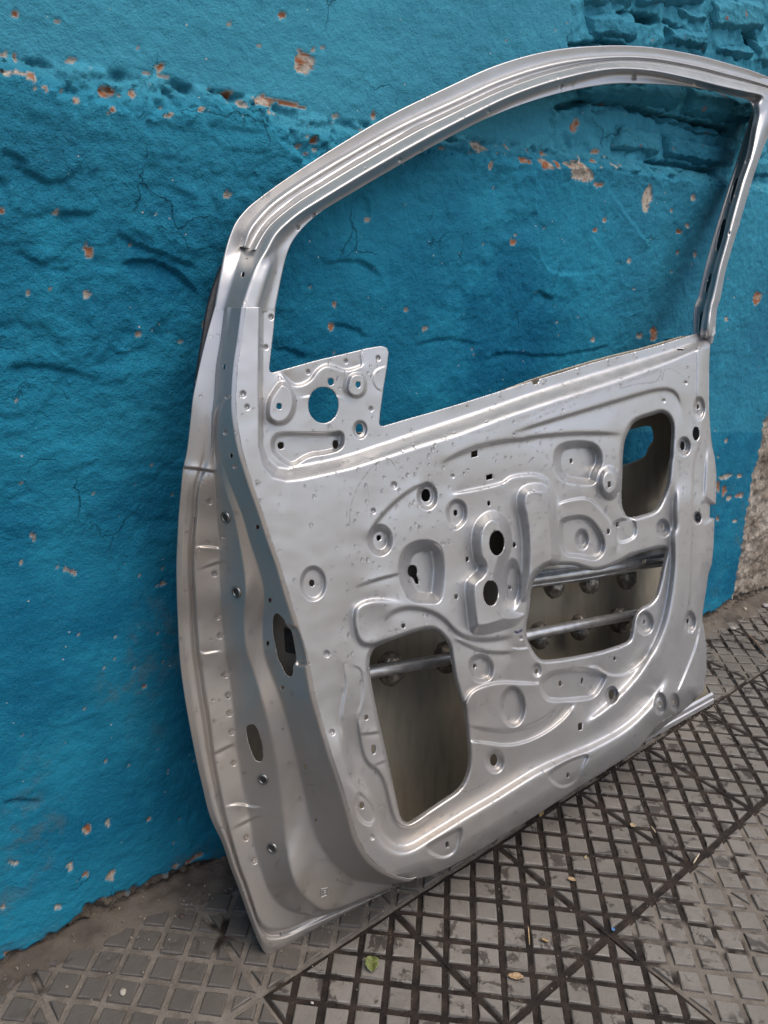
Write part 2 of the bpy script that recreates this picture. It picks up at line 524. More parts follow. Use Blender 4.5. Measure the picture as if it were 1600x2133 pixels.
# hinge face pressings
for c, x, y, r in (('G', 300, 272, 22), ('G', 316, 397, 22), ('G', 352, 658, 22), ('G', 368, 795, 22), ('G', 378, 915, 22), ('G', 392, 1040, 22), ('G', 405, 1248, 20),
                   ('H', 345, 515, 20), ('H', 300, 388, 18), ('C', 205, 1080, 18), ('C', 232, 1480, 18), ('C', 285, 1275, 14)):
    f_ell(c, x, y, r, r, -3 * mm, 5)
f_crease(P('C', (105, 1335), (170, 1328), (250, 1335), (300, 1355)), 4 * mm, 8, 16, .45)
f_crease(P('C', (135, 1460), (200, 1435), (270, 1412), (310, 1405)), -3.5 * mm, 9, 14, .5)
f_crease(P('C', (60, 890), (130, 895), (235, 915)), -9 * mm, 9, 14, .08)
f_crease(P('G', (165, 480), (200, 520), (290, 500), (340, 500)), 3 * mm, 8, 16, .45)
f_crease(P('G', (270, 1190), (340, 1150), (410, 1120)), -3 * mm, 10, 25, .2)
f_crease(P('H', (175, 215), (260, 195), (330, 215), (400, 215)), 4 * mm, 8, 16, .45)
f_crease(P('H', (205, 345), (280, 310), (350, 270), (400, 265)), -3.5 * mm, 9, 14, .5)
f_poly(P('G', (745, 300), (800, 330), (840, 340), (905, 590), (880, 610), (800, 600)), -3 * mm, 7)

# --- openings and holes
OPEN1 = chaikin(P('I', (370, 325), (470, 290), (580, 250), (680, 225), (735, 235), (790, 290), (822, 340), (835, 430), (850, 540), (870, 620), (895, 700), (920, 760), (925, 830), (935, 900), (945, 990), (950, 1060), (948, 1130), (935, 1190), (905, 1260), (860, 1310), (790, 1355), (700, 1415), (620, 1470), (560, 1510), (530, 1517), (505, 1497), (485, 1450), (470, 1370), (440, 1240), (410, 1090), (370, 920), (330, 740), (305, 610), (290, 520), (286, 450), (295, 400), (320, 355)), 1)
OPEN2 = chaikin(P('F', (310, 378), (400, 372), (480, 378), (540, 398), (590, 412), (640, 408), (700, 390), (770, 358), (830, 325), (900, 298), (980, 275), (1055, 260), (1080, 268), (1078, 300), (1060, 380), (1040, 480), (1020, 560), (1000, 600), (965, 635), (925, 650), (895, 680), (870, 720), (855, 780), (845, 850), (830, 880), (780, 905), (720, 925), (640, 950), (540, 970), (420, 992), (320, 1005), (260, 1008), (225, 990), (190, 940), (165, 890), (148, 840), (150, 760), (165, 700), (172, 640), (178, 560), (190, 500), (210, 460), (240, 420), (275, 392)), 1)
OPEN3 = chaikin(P('E', (705, 800), (730, 750), (770, 720), (850, 695), (910, 675), (945, 685), (970, 715), (985, 760), (985, 830), (978, 900), (978, 950), (968, 1000), (962, 1080), (950, 1150), (920, 1230), (890, 1290), (850, 1315), (780, 1335), (720, 1350), (690, 1335), (668, 1290), (660, 1240), (662, 1150), (668, 1050), (668, 980), (675, 900), (683, 850)), 1)
HOLES = []


def hole(c, cx, cy, rx, ry, kind='e', rot=0.0):
    s = CR[c][2]
    (x, y), = P(c, (cx, cy))
    rx /= s; ry /= s
    if kind == 'e':
        HOLES.append(ell(x, y, rx, ry, 22, rot))
    elif kind == 'h':
        HOLES.append(ell(x, y, rx, ry, 6, .3))
    elif kind == 's':
        q = np.array([(-rx, -ry + rx * .25), (rx, -ry - rx * .25), (rx, ry - rx * .25), (-rx, ry + rx * .25)])
        HOLES.append(q + (x, y))


HOLES.append(ell(*P('C', (837, 543))[0], 31.9, 37.9, 48))
for a in (('C', 878, 414, 17, 21), ('C', 1030, 430, 14, 18), ('C', 591, 550, 15, 18), ('C', 600, 768, 18, 20), ('C', 905, 762, 17, 24), ('C', 1037, 677, 21, 31),
          ('D', 553, 405, 26, 36), ('D', 292, 642, 14, 17, 'h'), ('D', 718, 503, 11, 16), ('D', 948, 670, 43, 70), ('D', 914, 948, 43, 72),
          ('D', 903, 450, 9, 14), ('D', 783, 760, 9, 14), ('D', 1045, 680, 9, 14), ('D', 1020, 918, 9, 14), ('D', 722, 967, 10, 14), ('D', 428, 1130, 12, 15, 'h'),
          ('D', 823, 175, 18, 17, 's'), ('D', 906, 303, 18, 14, 's'), ('D', 1360, 215, 8, 13), ('D', 1572, 345, 9, 16, 's'), ('E', 577, 1438, 10, 16, 's'), ('E', 634, 1393, 9, 15, 's'),
          ('F', 718, 1238, 20, 34), ('F', 508, 1452, 14, 24, 's'), ('F', 375, 1165, 11, 19), ('F', 520, 1147, 8, 22), ('F', 737, 1000, 8, 15), ('F', 217, 1085, 10, 16),
          ('F', 935, 755, 8, 14), ('F', 1055, 122, 8, 15), ('F', 1225, 748, 8, 16), ('F', 1037, 1302, 8, 16), ('F', 1133, 1287, 8, 15), ('F', 1288, 42, 8, 13),
          ('E', 1152, 640, 8, 15), ('E', 1140, 810, 23, 45), ('E', 1053, 888, 16, 29), ('E', 1146, 1333, 8, 13),
          ('I', 1117, 1098, 26, 40), ('I', 988, 472, 12, 17, 'h'), ('I', 266, 815, 14, 20, 'h'), ('I', 315, 1028, 16, 32), ('I', 236, 1402, 16, 23),
          ('J', 755, 706, 8, 14), ('J', 85, 1093, 10, 17), ('C', 773, 1533, 15, 19), ('E', 1040, 272, 32, 5)):
    hole(*a)
HOLES.append(chaikin(P('D', (452, 815), (462, 795), (482, 790), (500, 800), (508, 826), (503, 850), (512, 872), (516, 892), (505, 900), (494, 892), (482, 862), (463, 855), (452, 838)), 1))
HOLES.append(np.array(P('E', (84, 430), (140, 420), (132, 478), (120, 492), (98, 496), (90, 480))))
HHOLES = [chaikin(P('G', (685, 246), (715, 256), (745, 290), (765, 340), (795, 360), (810, 430), (825, 520), (828, 570), (805, 600), (806, 650), (795, 675), (765, 665), (740, 630), (725, 590), (705, 560), (690, 480), (672, 400), (666, 320), (670, 270)), 1),
          chaikin(P('G', (488, 1010), (510, 988), (545, 990), (570, 1025), (590, 1090), (606, 1180), (604, 1225), (580, 1242), (545, 1220), (520, 1160), (498, 1080)), 1)]
for c, x, y, rx, ry in (('C', 288, 331, 8, 15), ('C', 328, 825, 9, 13), ('C', 473, 1221, 10, 14), ('G', 650, 160, 11, 16), ('G', 635, 450, 11, 16), ('G', 735, 745, 11, 15), ('G', 883, 1270, 11, 17), ('A', 392, 1312, 9, 15), ('H', 690, 290, 9, 12)):
    s = CR[c][2]
    HHOLES.append(ell(*P(c, (x, y))[0], rx / s, ry / s, 16))

# ------------------------------------------------------------------ grid surfaces with cut-outs
def wear_fields(px, py, lines):
    out = np.zeros(px.shape)
    for pts, wd, amt in lines:
        q = np.asarray(pts, float)
        m = (px > q[:, 0].min() - 12) & (px < q[:, 0].max() + 12) & (py > q[:, 1].min() - 12) & (py < q[:, 1].max() + 12)
        if m.any():
            d, _, _, s, _ = near_line(px[m], py[m], chaikin(q, 2, False), False)
            nz = .5 + .8 * pnoise(px[m] * .25, py[m] * .25, 5) + .5 * pnoise(px[m] * .07, py[m] * .07, 9)
            out[m] = np.maximum(out[m], amt * np.clip(1 - d / wd, 0, 1) ** .6 * np.clip(nz, 0, 1))
    return out


SCR = [(P('D', (128, 560), (135, 450), (180, 340), (250, 250), (320, 195), (360, 205), (395, 270)), 1.6, 1.0),
       (P('D', (225, 350), (240, 420), (215, 500)), 1.2, .6),
       (P('E', (0, 720), (200, 640), (400, 560), (600, 500), (800, 440), (900, 400)), 6, .5),
       (P('E', (40, 760), (150, 700), (280, 630)), 4, .5), (P('E', (650, 520), (760, 490), (900, 480), (915, 400)), 2.2, .7),
       (P('E', (920, 470), (935, 390), (1000, 400), (1060, 450)), 2, .7),
       (P('I', (920, 1310), (1000, 1290), (1080, 1240)), 1.6, .9), (P('F', (770, 1050), (850, 1060), (940, 1000)), 2.0, .6),
       (P('D', (790, 60), (900, 50), (960, 20)), 3, .5), (P('E', (1110, 880), (1165, 875)), 4, .6), (P('H', (800, 620), (890, 650)), 3, .7),
       (P('E', (1135, 760), (1110, 700)), 4, .4), (P('C', (140, 900), (235, 905)), 4, .9), (P('C', (130, 1400), (115, 1150), (150, 980)), 1.8, .9)]
INK = [(P('I', (1255, 240), (1275, 250), (1303, 232)), 2.6, 2.0), (P('C', (908, 408), (913, 395), (917, 380)), 1.6, 2.0)]


def cut_mesh(PX, PY, Wf, region, holes, step, rim=.0014):
    """grid in photo directions; every vertex gets its depth from Wf; edges snapped to outlines"""
    shp = PX.shape
    px, py = PX.ravel().copy(), PY.ravel().copy()
    S = np.full(px.shape, 1e9); TX = px.copy(); TY = py.copy()
    if region is not None:
        s, bx, by = sdf(px, py, region)
        S, TX, TY = s, bx, by
    for h in holes:
        x0, x1, y0, y1 = h[:, 0].min() - 4, h[:, 0].max() + 4, h[:, 1].min() - 4, h[:, 1].max() + 4
        m = np.where((px > x0) & (px < x1) & (py > y0) & (py < y1))[0]
        if not len(m):
            continue
        s, bx, by = sdf(px[m], py[m], h); s = -s
        k = s < S[m]
        j = m[k]
        S[j] = s[k]; TX[j] = bx[k]; TY[j] = by[k]
    m = np.abs(S) < step * .55
    px[m] = TX[m]; py[m] = TY[m]
    S[m] = 0
    W = Wf(px, py)
    keep = S > -1e-6
    idx = np.arange(px.size).reshape(shp)
    q = np.stack([idx[:-1, :-1], idx[1:, :-1], idx[1:, 1:], idx[:-1, 1:]], -1).reshape(-1, 4)
    q = q[keep[q].all(1)]
    used = np.zeros(px.size, bool); used[q] = True
    mp = np.cumsum(used) - 1
    q = mp[q]
    px, py, W = px[used], py[used], W[used]
    V = D3(px, py, W)
    # make faces look at the camera
    v = V[q[:, :3]]
    nrm = np.cross(v[:, 1] - v[:, 0], v[:, 2] - v[:, 0])
    flip = ((CAM - v[:, 0]) * nrm).sum(1) < 0
    q[flip] = q[flip][:, ::-1]
    # sheet thickness along every open edge
    e = np.concatenate([q[:, [0, 1]], q[:, [1, 2]], q[:, [2, 3]], q[:, [3, 0]]])
    key = np.sort(e, 1); key = key[:, 0].astype(np.int64) * len(V) + key[:, 1]
    _, first, cnt = np.unique(key, return_index=True, return_counts=True)
    be = e[first[cnt == 1]]
    bv = np.unique(be)
    lut = np.full(len(V), -1); lut[bv] = np.arange(len(bv)) + len(V)
    V2 = np.vstack([V, V[bv] - NN * rim])
    px = np.r_[px, px[bv]]; py = np.r_[py, py[bv]]
    rq = np.stack([be[:, 1], be[:, 0], lut[be[:, 0]], lut[be[:, 1]]], 1)
    return V2, np.vstack([q, rq]), px, py, len(V)


# hinge side: each row one station, from the frame down and round the bottom corner
#       L0          L2          L3          L4          L5          L6          hem w
HST = [((448, 640), (468, 640), (473, 640), (482, 640), (493, 640), (503, 640), .075, 0),
       ((430, 705), (460, 703), (466, 703), (474, 702), (485, 702), (495, 702), .074, 0),
       ((416, 764), (450, 764), (457, 764), (466, 764), (476, 764), (486, 764), .072, 0),
       ((403, 827), (446, 827), (452, 827), (460, 827), (470, 827), (482, 827), .070, 0),
       ((398, 872), (441, 872), (445, 872), (450, 872), (456, 872), (484, 872), .066, .1),
       ((390, 940), (438, 940), (442, 940), (447, 940), (456, 940), (496, 940), .058, .25),
       ((382, 977), (430, 977), (446, 977), (456, 977), (468, 977), (507, 977), .052, .4),
       ((378, 1015), (416, 1015), (448, 1015), (467, 1015), (482, 1015), (519, 1015), .045, .5),
       ((373, 1071), (412, 1071), (450, 1071), (486, 1071), (504, 1071), (539, 1071), .033, .7),
       ((370, 1127), (406, 1127), (455, 1127), (498, 1127), (520, 1127), (557, 1127), .024, .85),
       ((368, 1184), (405, 1184), (456, 1184), (508, 1184), (538, 1184), (577, 1184), .016, 1),
       ((369, 1240), (408, 1240), (458, 1240), (513, 1240), (550, 1240), (593, 1240), .008, 1),
       ((371, 1294), (411, 1294), (461, 1294), (509, 1294), (545, 1294), (610, 1294), .000, 1),
       ((374, 1356), (416, 1356), (469, 1356), (515, 1356), (549, 1356), (629, 1356), -.004, 1),
       ((378, 1400), (423, 1400), (476, 1400), (529, 1400), (563, 1400), (638, 1400), -.006, 1),
       ((385, 1450), (430, 1450), (482, 1450), (544, 1450), (582, 1450), (647, 1450), -.007, 1),
       ((393, 1497), (438, 1497), (487, 1497), (557, 1497), (596, 1497), (660, 1497), -.007, 1),
       ((408, 1575), (447, 1575), (495, 1575), (574, 1575), (616, 1575), (683, 1575), -.007, 1),
       ((422, 1637), (458, 1637), (505, 1637), (583, 1637), (630, 1637), (704, 1637), -.006, 1),
       ((438, 1700), (471, 1700), (519, 1700), (592, 1700), (644, 1700), (722, 1700), -.005, 1),
       ((464, 1757), (486, 1757), (528, 1757), (596, 1757), (662, 1752), (736, 1750), -.004, 1),
       ((482, 1810), (502, 1810), (542, 1806), (605, 1808), (695, 1801), (757, 1787), -.003, 1),
       ((496, 1846), (515, 1844), (555, 1843), (617, 1842), (718, 1820), (778, 1808), -.002, 1),
       ((521, 1916), (527, 1880), (570, 1870), (633, 1866), (738, 1831), (797, 1821), -.001, 1),
       ((541, 1966), (541, 1918), (596, 1893), (651, 1884), (760, 1836), (815, 1829), 0, 1),
       ((556, 1988), (561, 1935), (625, 1903), (671, 1895), (782, 1839), (828, 1833), 0, 1),
       ((577, 1987), (602, 1932), (655, 1906), (694, 1895), (801, 1841), (838, 1835), 0, 1),
       ((640, 1951), (650, 1914), (682, 1900), (712, 1889), (812, 1842), (844, 1836), 0, 1),
       ((700, 1917), (700, 1897), (706, 1893), (736, 1880), (822, 1842), (849, 1836), 0, 1),
       ((760, 1886), (757, 1874), (762, 1870), (776, 1864), (831, 1842), (854, 1835), 0, 1),
       ((815, 1858), (812, 1852), (814, 1850), (818, 1848), (840, 1841), (860, 1833), 0, 1)]


def catmull(Pt, M):
    """Pt (n,k): chord-length Catmull-Rom resampled to M points"""
    n = len(Pt)
    ch = np.r_[0, np.cumsum(np.maximum(np.hypot(*(Pt[1:, :2] - Pt[:-1, :2]).T), 1e-3))]
    t = np.linspace(0, ch[-1], M)
    i = np.clip(np.searchsorted(ch, t, 'right') - 1, 0, n - 2)
    m = np.zeros_like(Pt)
    for k in range(n):
        a, b = max(k - 1, 0), min(k + 1, n - 1)
        m[k] = (Pt[b] - Pt[a]) / (ch[b] - ch[a])
    h = (ch[i + 1] - ch[i])[:, None]
    s = ((t - ch[i]) / h[:, 0])[:, None]
    return ((2 * s ** 3 - 3 * s ** 2 + 1) * Pt[i] + (s ** 3 - 2 * s ** 2 + s) * h * m[i] + (-2 * s ** 3 + 3 * s ** 2) * Pt[i + 1] + (s ** 3 - s ** 2) * h * m[i + 1])


def loft(lines, M, subs, sm):
    """lines: (stations, nlines, 3) px,py,w -> dense grid, corners rounded over sm samples"""
    A = np.asarray(lines, float)
    n = A.shape[1]
    # one common parameter along: average chord length
    dense = np.stack([catmull(A[:, k], M) for k in range(n)], 1)
    cols = []
    for k in range(n - 1):
        for j in range(subs[k]):
            t = j / subs[k]
            cols.append(dense[:, k] * (1 - t) + dense[:, k + 1] * t)
    cols.append(dense[:, -1])
    G = np.stack(cols, 1)
    if sm > 0:
        r = int(sm * 3)
        ker = np.exp(-.5 * (np.arange(-r, r + 1) / sm) ** 2); ker /= ker.sum()
        pad = np.concatenate([2 * G[:, :1] - G[:, 1:r + 1][:, ::-1], G, 2 * G[:, -1:] - G[:, -r - 1:-1][:, ::-1]], 1)
        G = sum(ker[i] * pad[:, i:i + G.shape[1]] for i in range(2 * r + 1))
    return G


def hinge_lines():
    out = []
    for L0, L2, L3, L4, L5, L6, wh, k in HST:
        L0, L2, L3, L4, L5, L6 = map(np.array, (L0, L2, L3, L4, L5, L6))
        La = L0 + (L2 - L0) * .33; Lb = L0 + (L2 - L0) * .62; Lc = L0 + (L2 - L0) * .80
        # rise available on the two side faces from their width in the picture
        nl = L6 + (L6 - L5) / max(np.hypot(*(L6 - L5)), 1) * 9
        if L6[1] > 1740:
            nl = L6 + np.array([10, -7]) * .8
        wD = min(.052, .00072 * np.hypot(*(L6 - L5)))
        wB = min(.045, .00074 * np.hypot(*(L4 - L3)))
        w6 = W0 - .002
        w5 = w6 - wD
        w4 = w5 - .008
        if L6[1] > 1812:       # round the bottom the faces close up
            w3 = max(wh + .012, .010); w5 = .055; w4 = .048
        else:
            w3 = max(w4 - wB, wh + .012)
        w2 = (wh + w3) / 2 + .004
        if k < .05: w2 = wh + .005
        elif k < .2: w2 = (w2 + wh + .005) / 2
        out.append([(*L0, wh), (*La, wh + (w2 - wh) * .33 * (1 - k) + k * .006), (*Lb, wh + (w2 - wh) * .62 * (1 - k) + k * .007), (*Lc, wh + (w2 - wh) * .80 * (1 - k) + k * .0015), (*L2, w2), (*L3, w3), (*L4, w4), (*L5, w5), (*L6, w6), (*nl, W0)])
    return np.array(out)


HLN = hinge_lines()
G = loft(HLN, 1050, [12, 8, 7, 8, 36, 40, 26, 52, 9], 1.8)
PXg, PYg, Wg = G[..., 0], G[..., 1], G[..., 2]


def wh_fun(px, py):
    return Wg.ravel() + features(px, py)


V1, F1, px1, py1, n1 = cut_mesh(PXg, PYg, wh_fun, None, HHOLES, 1.5)

# main pressing
RIGHT = P('E', (1200, 170), (1240, 185), (1228, 260), (1222, 400), (1222, 640), (1228, 760), (1240, 880), (1258, 960), (1268, 1040), (1270, 1150), (1265, 1262), (1228, 1268), (1226, 1348), (1258, 1355), (1252, 1480)) + \
    P('F', (1397, 250), (1385, 370), (1362, 440), (1345, 560), (1325, 690), (1322, 740), (1335, 800), (1350, 920), (1350, 1080), (1338, 1180), (1330, 1215))
BOTTOM = P('F', (1260, 1290), (1080, 1400), (1000, 1470), (960, 1520), (905, 1595)) + P('J', (1100, 592), (960, 682), (800, 782), (600, 917), (460, 1002), (350, 1072), (200, 1162), (100, 1217), (0, 1262)) + P('H', (1280, 608),)
BELT = P('E', (1130, 172), (1040, 200), (900, 245), (760, 283), (600, 322), (440, 366), (280, 418), (100, 470)) + P('C', (1600, 535), (1450, 580), (1300, 622), (1172, 660), (1152, 658), (1147, 640), (1150, 600), (1170, 450), (1190, 330), (1199, 250), (1190, 226), (1160, 215), (1080, 228), (950, 260), (800, 295), (640, 340), (552, 364), (540, 358), (535, 340), (545, 250), (560, 120), (570, -2))
LEFT = [tuple(p) for p in HLN[:, 9, :2]]
REGION = np.array(LEFT + [(866, 1831)] + BOTTOM[::-1] + RIGHT[::-1] + [(1474, 690), (1460, 694)] + BELT)


def wmain(px, py):
    W = np.full(px.shape, W0)
    so, _, _ = sdf(px, py, BELT_OUT)
    di, _, _, _, _ = near_line(px, py, BELT_IN, True)
    ins = inside(px, py, BELT_IN)
    t = np.where(ins, 1.0, np.where(so <= 0, 0.0, so / (np.maximum(so, 0) + di + 1e-9)))
    W = W + BELT_DROP * sstep(t)
    W = W + features(px, py)
    # the lower edge rolls back under
    bl = np.array([(840, 1842)] + BOTTOM[::-1])
    m = py > 1380
    d, _, _, _, _ = near_line(px[m], py[m], bl, False)
    W[m] -= .022 * np.clip(1 - d / 36, 0, 1) ** 2
    # right hand edge rolls back a little
    rl = np.array(RIGHT)
    m = px > 1380
    d, _, _, _, _ = near_line(px[m], py[m], rl, False)
    W[m] -= .010 * np.clip(1 - d / 22, 0, 1) ** 2
    # lips round the large openings
    for op, w_, h_ in ((OPEN1, 9, .006), (OPEN2, 8, .006), (OPEN3, 9, .007)):
        m = (px > op[:, 0].min() - 14) & (px < op[:, 0].max() + 14) & (py > op[:, 1].min() - 14) & (py < op[:, 1].max() + 14)
        d, _, _, _, _ = near_line(px[m], py[m], op, True)
        W[m] -= h_ * np.clip(1 - d / w_, 0, 1) ** 1.6
    # sheet metal is never dead flat
    W += .0007 * fbm(px / 120, py / 120, 3, 3)
    return W


ST = 1.6
gx, gy = np.meshgrid(np.arange(470, 1500, ST), np.arange(640 - ST * 1, 1850, ST))
V2, F2, px2, py2, n2 = cut_mesh(gx, gy, wmain, REGION, [OPEN1, OPEN2, OPEN3] + HOLES, ST)
VA = np.vstack([V1, V2]); FA = np.vstack([F1, F2 + len(V1)])
pxa, pya = np.r_[px1, px2], np.r_[py1, py2]
grime_and_warm_light = np.r_[np.full(len(V1), .75) * sstep((py1 - 820) / 250), .45 * sstep((py2 - 1500 + .55 * (px2 - 600)) / 250) * (1 - sstep((px2 - 900) / 400))]  # brownish grime, its warm hinge tint also standing in for warm reflections
panel = dpart('inner_panel', VA, FA, M_SILVER, {'grime_and_warm_light': grime_and_warm_light, 'wear_and_shade': wear_fields(pxa, pya, SCR), 'ink': np.minimum(1, wear_fields(pxa, pya, INK))})

# ------------------------------------------------------------------ window frame
# stations round the window: outer edge, flange end, gutter, gutter end, tube start, tube crown, tube end, flange, window edge
def S9(c, *p):
    return P(c, *p)


FST = [
    [(448, 640), (468, 640), (473, 640), (482, 640), (493, 640), (505, 640), (539, 640), (550, 640), (573.5, 640)],
    S9('A', (268, 1300), (345, 1290), (362, 1290), (390, 1290), (422, 1290), (455, 1285), (540, 1282), (566, 1280), (611, 1285)),
    S9('A', (298, 1165), (385, 1150), (405, 1160), (435, 1172), (468, 1175), (505, 1175), (572, 1180), (592, 1182), (638, 1185)),
    S9('A', (345, 1035), (408, 1065), (440, 1080), (480, 1095), (505, 1100), (545, 1100), (610, 1110), (632, 1115), (672, 1115)),
    S9('A', (405, 955), (455, 995), (492, 1010), (530, 1030), (552, 1035), (592, 1045), (665, 1050), (690, 1055), (738, 1035)),
    S9('A', (480, 890), (532, 915), (575, 925), (625, 945), (650, 950), (690, 960), (750, 985), (775, 990), (815, 968)),
    S9('A', (640, 775), (690, 800), (735, 815), (780, 838), (805, 845), (840, 865), (880, 905), (905, 915), (935, 888)),
    S9('A', (900, 607), (955, 640), (995, 655), (1030, 685), (1055, 695), (1085, 715), (1125, 760), (1145, 770), (1180, 748)),
    S9('A', (1200, 430), (1250, 475), (1285, 495), (1320, 520), (1345, 530), (1370, 555), (1405, 600), (1425, 612), (1450, 588)),
    S9('A', (1500, 283), (1540, 340), (1570, 362), (1595, 385), (1615, 395), (1630, 418), (1660, 465), (1675, 478), (1695, 465)),
    S9('B', (100, 200), (125, 265), (140, 290), (155, 318), (165, 330), (175, 352), (195, 400), (205, 415), (215, 425)),
    S9('B', (400, 120), (415, 178), (425, 205), (435, 228), (440, 240), (445, 262), (455, 312), (460, 328), (465, 350)),
    S9('B', (700, 93), (705, 145), (708, 165), (710, 180), (712, 190), (715, 212), (718, 250), (720, 264), (722, 305)),
    S9('B', (950, 102), (945, 150), (942, 168), (940, 182), (938, 194), (935, 218), (928, 252), (925, 266), (920, 303)),
    S9('B', (1200, 145), (1185, 190), (1180, 208), (1175, 222), (1172, 234), (1165, 262), (1150, 295), (1145, 305), (1135, 316)),
    S9('B', (1400, 198), (1382, 240), (1375, 256), (1368, 270), (1362, 280), (1350, 305), (1330, 342), (1322, 352), (1305, 345)),
    S9('B', (1560, 250), (1535, 282), (1525, 296), (1515, 308), (1508, 316), (1490, 335), (1455, 370), (1440, 378), (1425, 376)),
    S9('B', (1680, 310), (1655, 325), (1645, 335), (1635, 345), (1625, 352), (1600, 365), (1530, 385), (1510, 390), (1490, 392)),
    S9('B', (1720, 390), (1705, 392), (1695, 395), (1680, 398), (1665, 402), (1635, 408), (1550, 418), (1530, 420), (1514, 420)),
    S9('B', (1672, 485), (1668, 485), (1662, 485), (1654, 485), (1645, 485), (1618, 484), (1555, 480), (1538, 479), (1524, 475)),
    S9('B', (1610, 580), (1607, 579), (1603, 578), (1598, 577), (1592, 576), (1580, 572), (1535, 565), (1522, 562), (1512, 560)),
    S9('B', (1553, 720), (1551, 719), (1549, 718), (1546, 717), (1542, 716), (1532, 712), (1505, 703), (1496, 700), (1485, 697)),
    S9('B', (1505, 865), (1503, 864), (1501, 863), (1498, 862), (1494, 861), (1482, 857), (1456, 849), (1447, 846), (1438, 843)),
    S9('B', (1460, 1020), (1458, 1019), (1456, 1018), (1453, 1017), (1449, 1016), (1437, 1013), (1411, 1007), (1402, 1005), (1393, 1003)),
    S9('B', (1406, 1200), (1404, 1199), (1402, 1198), (1399, 1197), (1396, 1196), (1386, 1193), (1363, 1187), (1355, 1185), (1347, 1183)),
    S9('B', (1366, 1340), (1364, 1339), (1362, 1338), (1359, 1337), (1356, 1336), (1346, 1334), (1323, 1330), (1315, 1328), (1306, 1326)),
    S9('B', (1335, 1500), (1333, 1499), (1331, 1498), (1328, 1497), (1324, 1496), (1312, 1495), (1287, 1492), (1278, 1491), (1269, 1490)),
    [(1494, 645), (1493.5, 645), (1493, 645), (1492, 644), (1490, 644), (1486, 643), (1477, 642), (1473, 641), (1469, 640)],
    [(1490, 690), (1489.5, 690), (1489, 690), (1488, 690), (1486, 690), (1480, 692), (1471, 692), (1466, 692), (1460, 693)]]
FST.append([(1484, 716), (1483.5, 716), (1483, 716), (1482, 716), (1481, 716), (1478, 716), (1472, 716), (1467, 716), (1461, 716)])
FST.insert(0, [(445.5, 650), (467, 650), (472, 650), (480.8, 650), (491.8, 650), (504, 650), (538, 650), (549.5, 650), (572, 650)])
FW = []
for i, st in enumerate(FST):
    st = list(st)
    if i >= 3:
        st[5] = tuple(np.array(st[5]) * .68 + np.array(st[6]) * .32)
    if i < 2: ws = [.0744 + i * .0006, .0794 + i * .0006, .0834 + i * .0006, .0902 + i * .0006, .0982 + i * .0006, .1066 + i * .0006, .1074 + i * .0006, .0864 + i * .0006, .0864 + i * .0006]
    elif i == 2: ws = [.0748, .0785, .082, .0885, .0975, .1075, .1068, .087, .087]
    elif i < 19: ws = [.074, .069, .074, .078, .095, .108, .092, .089, .089]
    elif i < len(FST) - 1: ws = [.072, .074, .076, .082, .092, .106, .102, .096, .092]
    else: ws = [.070, .071, .072, .074, .076, .078, .078, .076, .074]
    FW.append([(x, y, v) for (x, y), v in zip(st, ws)])
FWa = np.array(FW)
G2 = loft(FWa, 900, [9, 6, 6, 7, 12, 14, 7, 8], 2.4)
VF, FF, pxf, pyf, nf = cut_mesh(G2[..., 0], G2[..., 1], lambda a, b: G2[..., 2].ravel() + features(a, b) + .0004 * fbm(a / 60, b / 60, 8, 2), None, HHOLES, 1.2)
# closed back of the frame
G3 = loft(FWa[:, [0, 8]], 300, [6], 0)
gi = np.arange(G3.shape[0] * G3.shape[1]).reshape(G3.shape[:2])
Vb = D3(G3[..., 0], G3[..., 1], G3[..., 2]) - NN * .0  # same rays ends
tt = np.linspace(0, 1, 7)
bul = np.where((G3[:, :1, 0] > 1430) & (G3[:, :1, 1] > 200), .0004, .006)
Vb = Vb - NN * (np.where((tt > 0) & (tt < 1), 1.0, 0.0)[None] * bul + .0016)[..., None]
Qb = np.stack([gi[:-1, :-1], gi[:-1, 1:], gi[1:, 1:], gi[1:, :-1]], -1).reshape(-1, 4)
VFb = np.vstack([VF, Vb.reshape(-1, 3)])
fr = dpart('window_frame', VFb, np.vstack([FF, Qb + len(VF)]), M_SILVER, {'wear_and_shade': np.zeros(len(VFb)), 'ink': np.zeros(len(VFb))})

# roll-formed seal channel riding on the frame: two beads with a gutter between
RST = []
for i in range(3, 19):
    o, f, g, ge, ts, tc = [np.array(FST[i][k]) for k in range(6)]
    f2 = f + (o - f) * .10
    e = ts + (tc - ts) * .12
    q = [f2, f + (g - f) * .25, f + (g - f) * .75, g + (ge - g) * .1, g + (ge - g) * .55, ge, ge + (ts - ge) * .35, ts, e]
    ws = [.0715, .080, .082, .077, .0765, .079, .090, .0915, .0905]
    RST.append([(*a, v) for a, v in zip(q, ws)])
G4 = loft(np.array(RST), 700, [4, 4, 4, 4, 4, 4, 4, 4], .9)
VR, FR, _, _, _ = cut_mesh(G4[..., 0], G4[..., 1], lambda a, b: G4[..., 2].ravel(), None, [], 1.2, .003)
dpart('seal_channel', VR, FR, M_SILVER, {'wear_and_shade': np.zeros(len(VR)), 'ink': np.zeros(len(VR))})

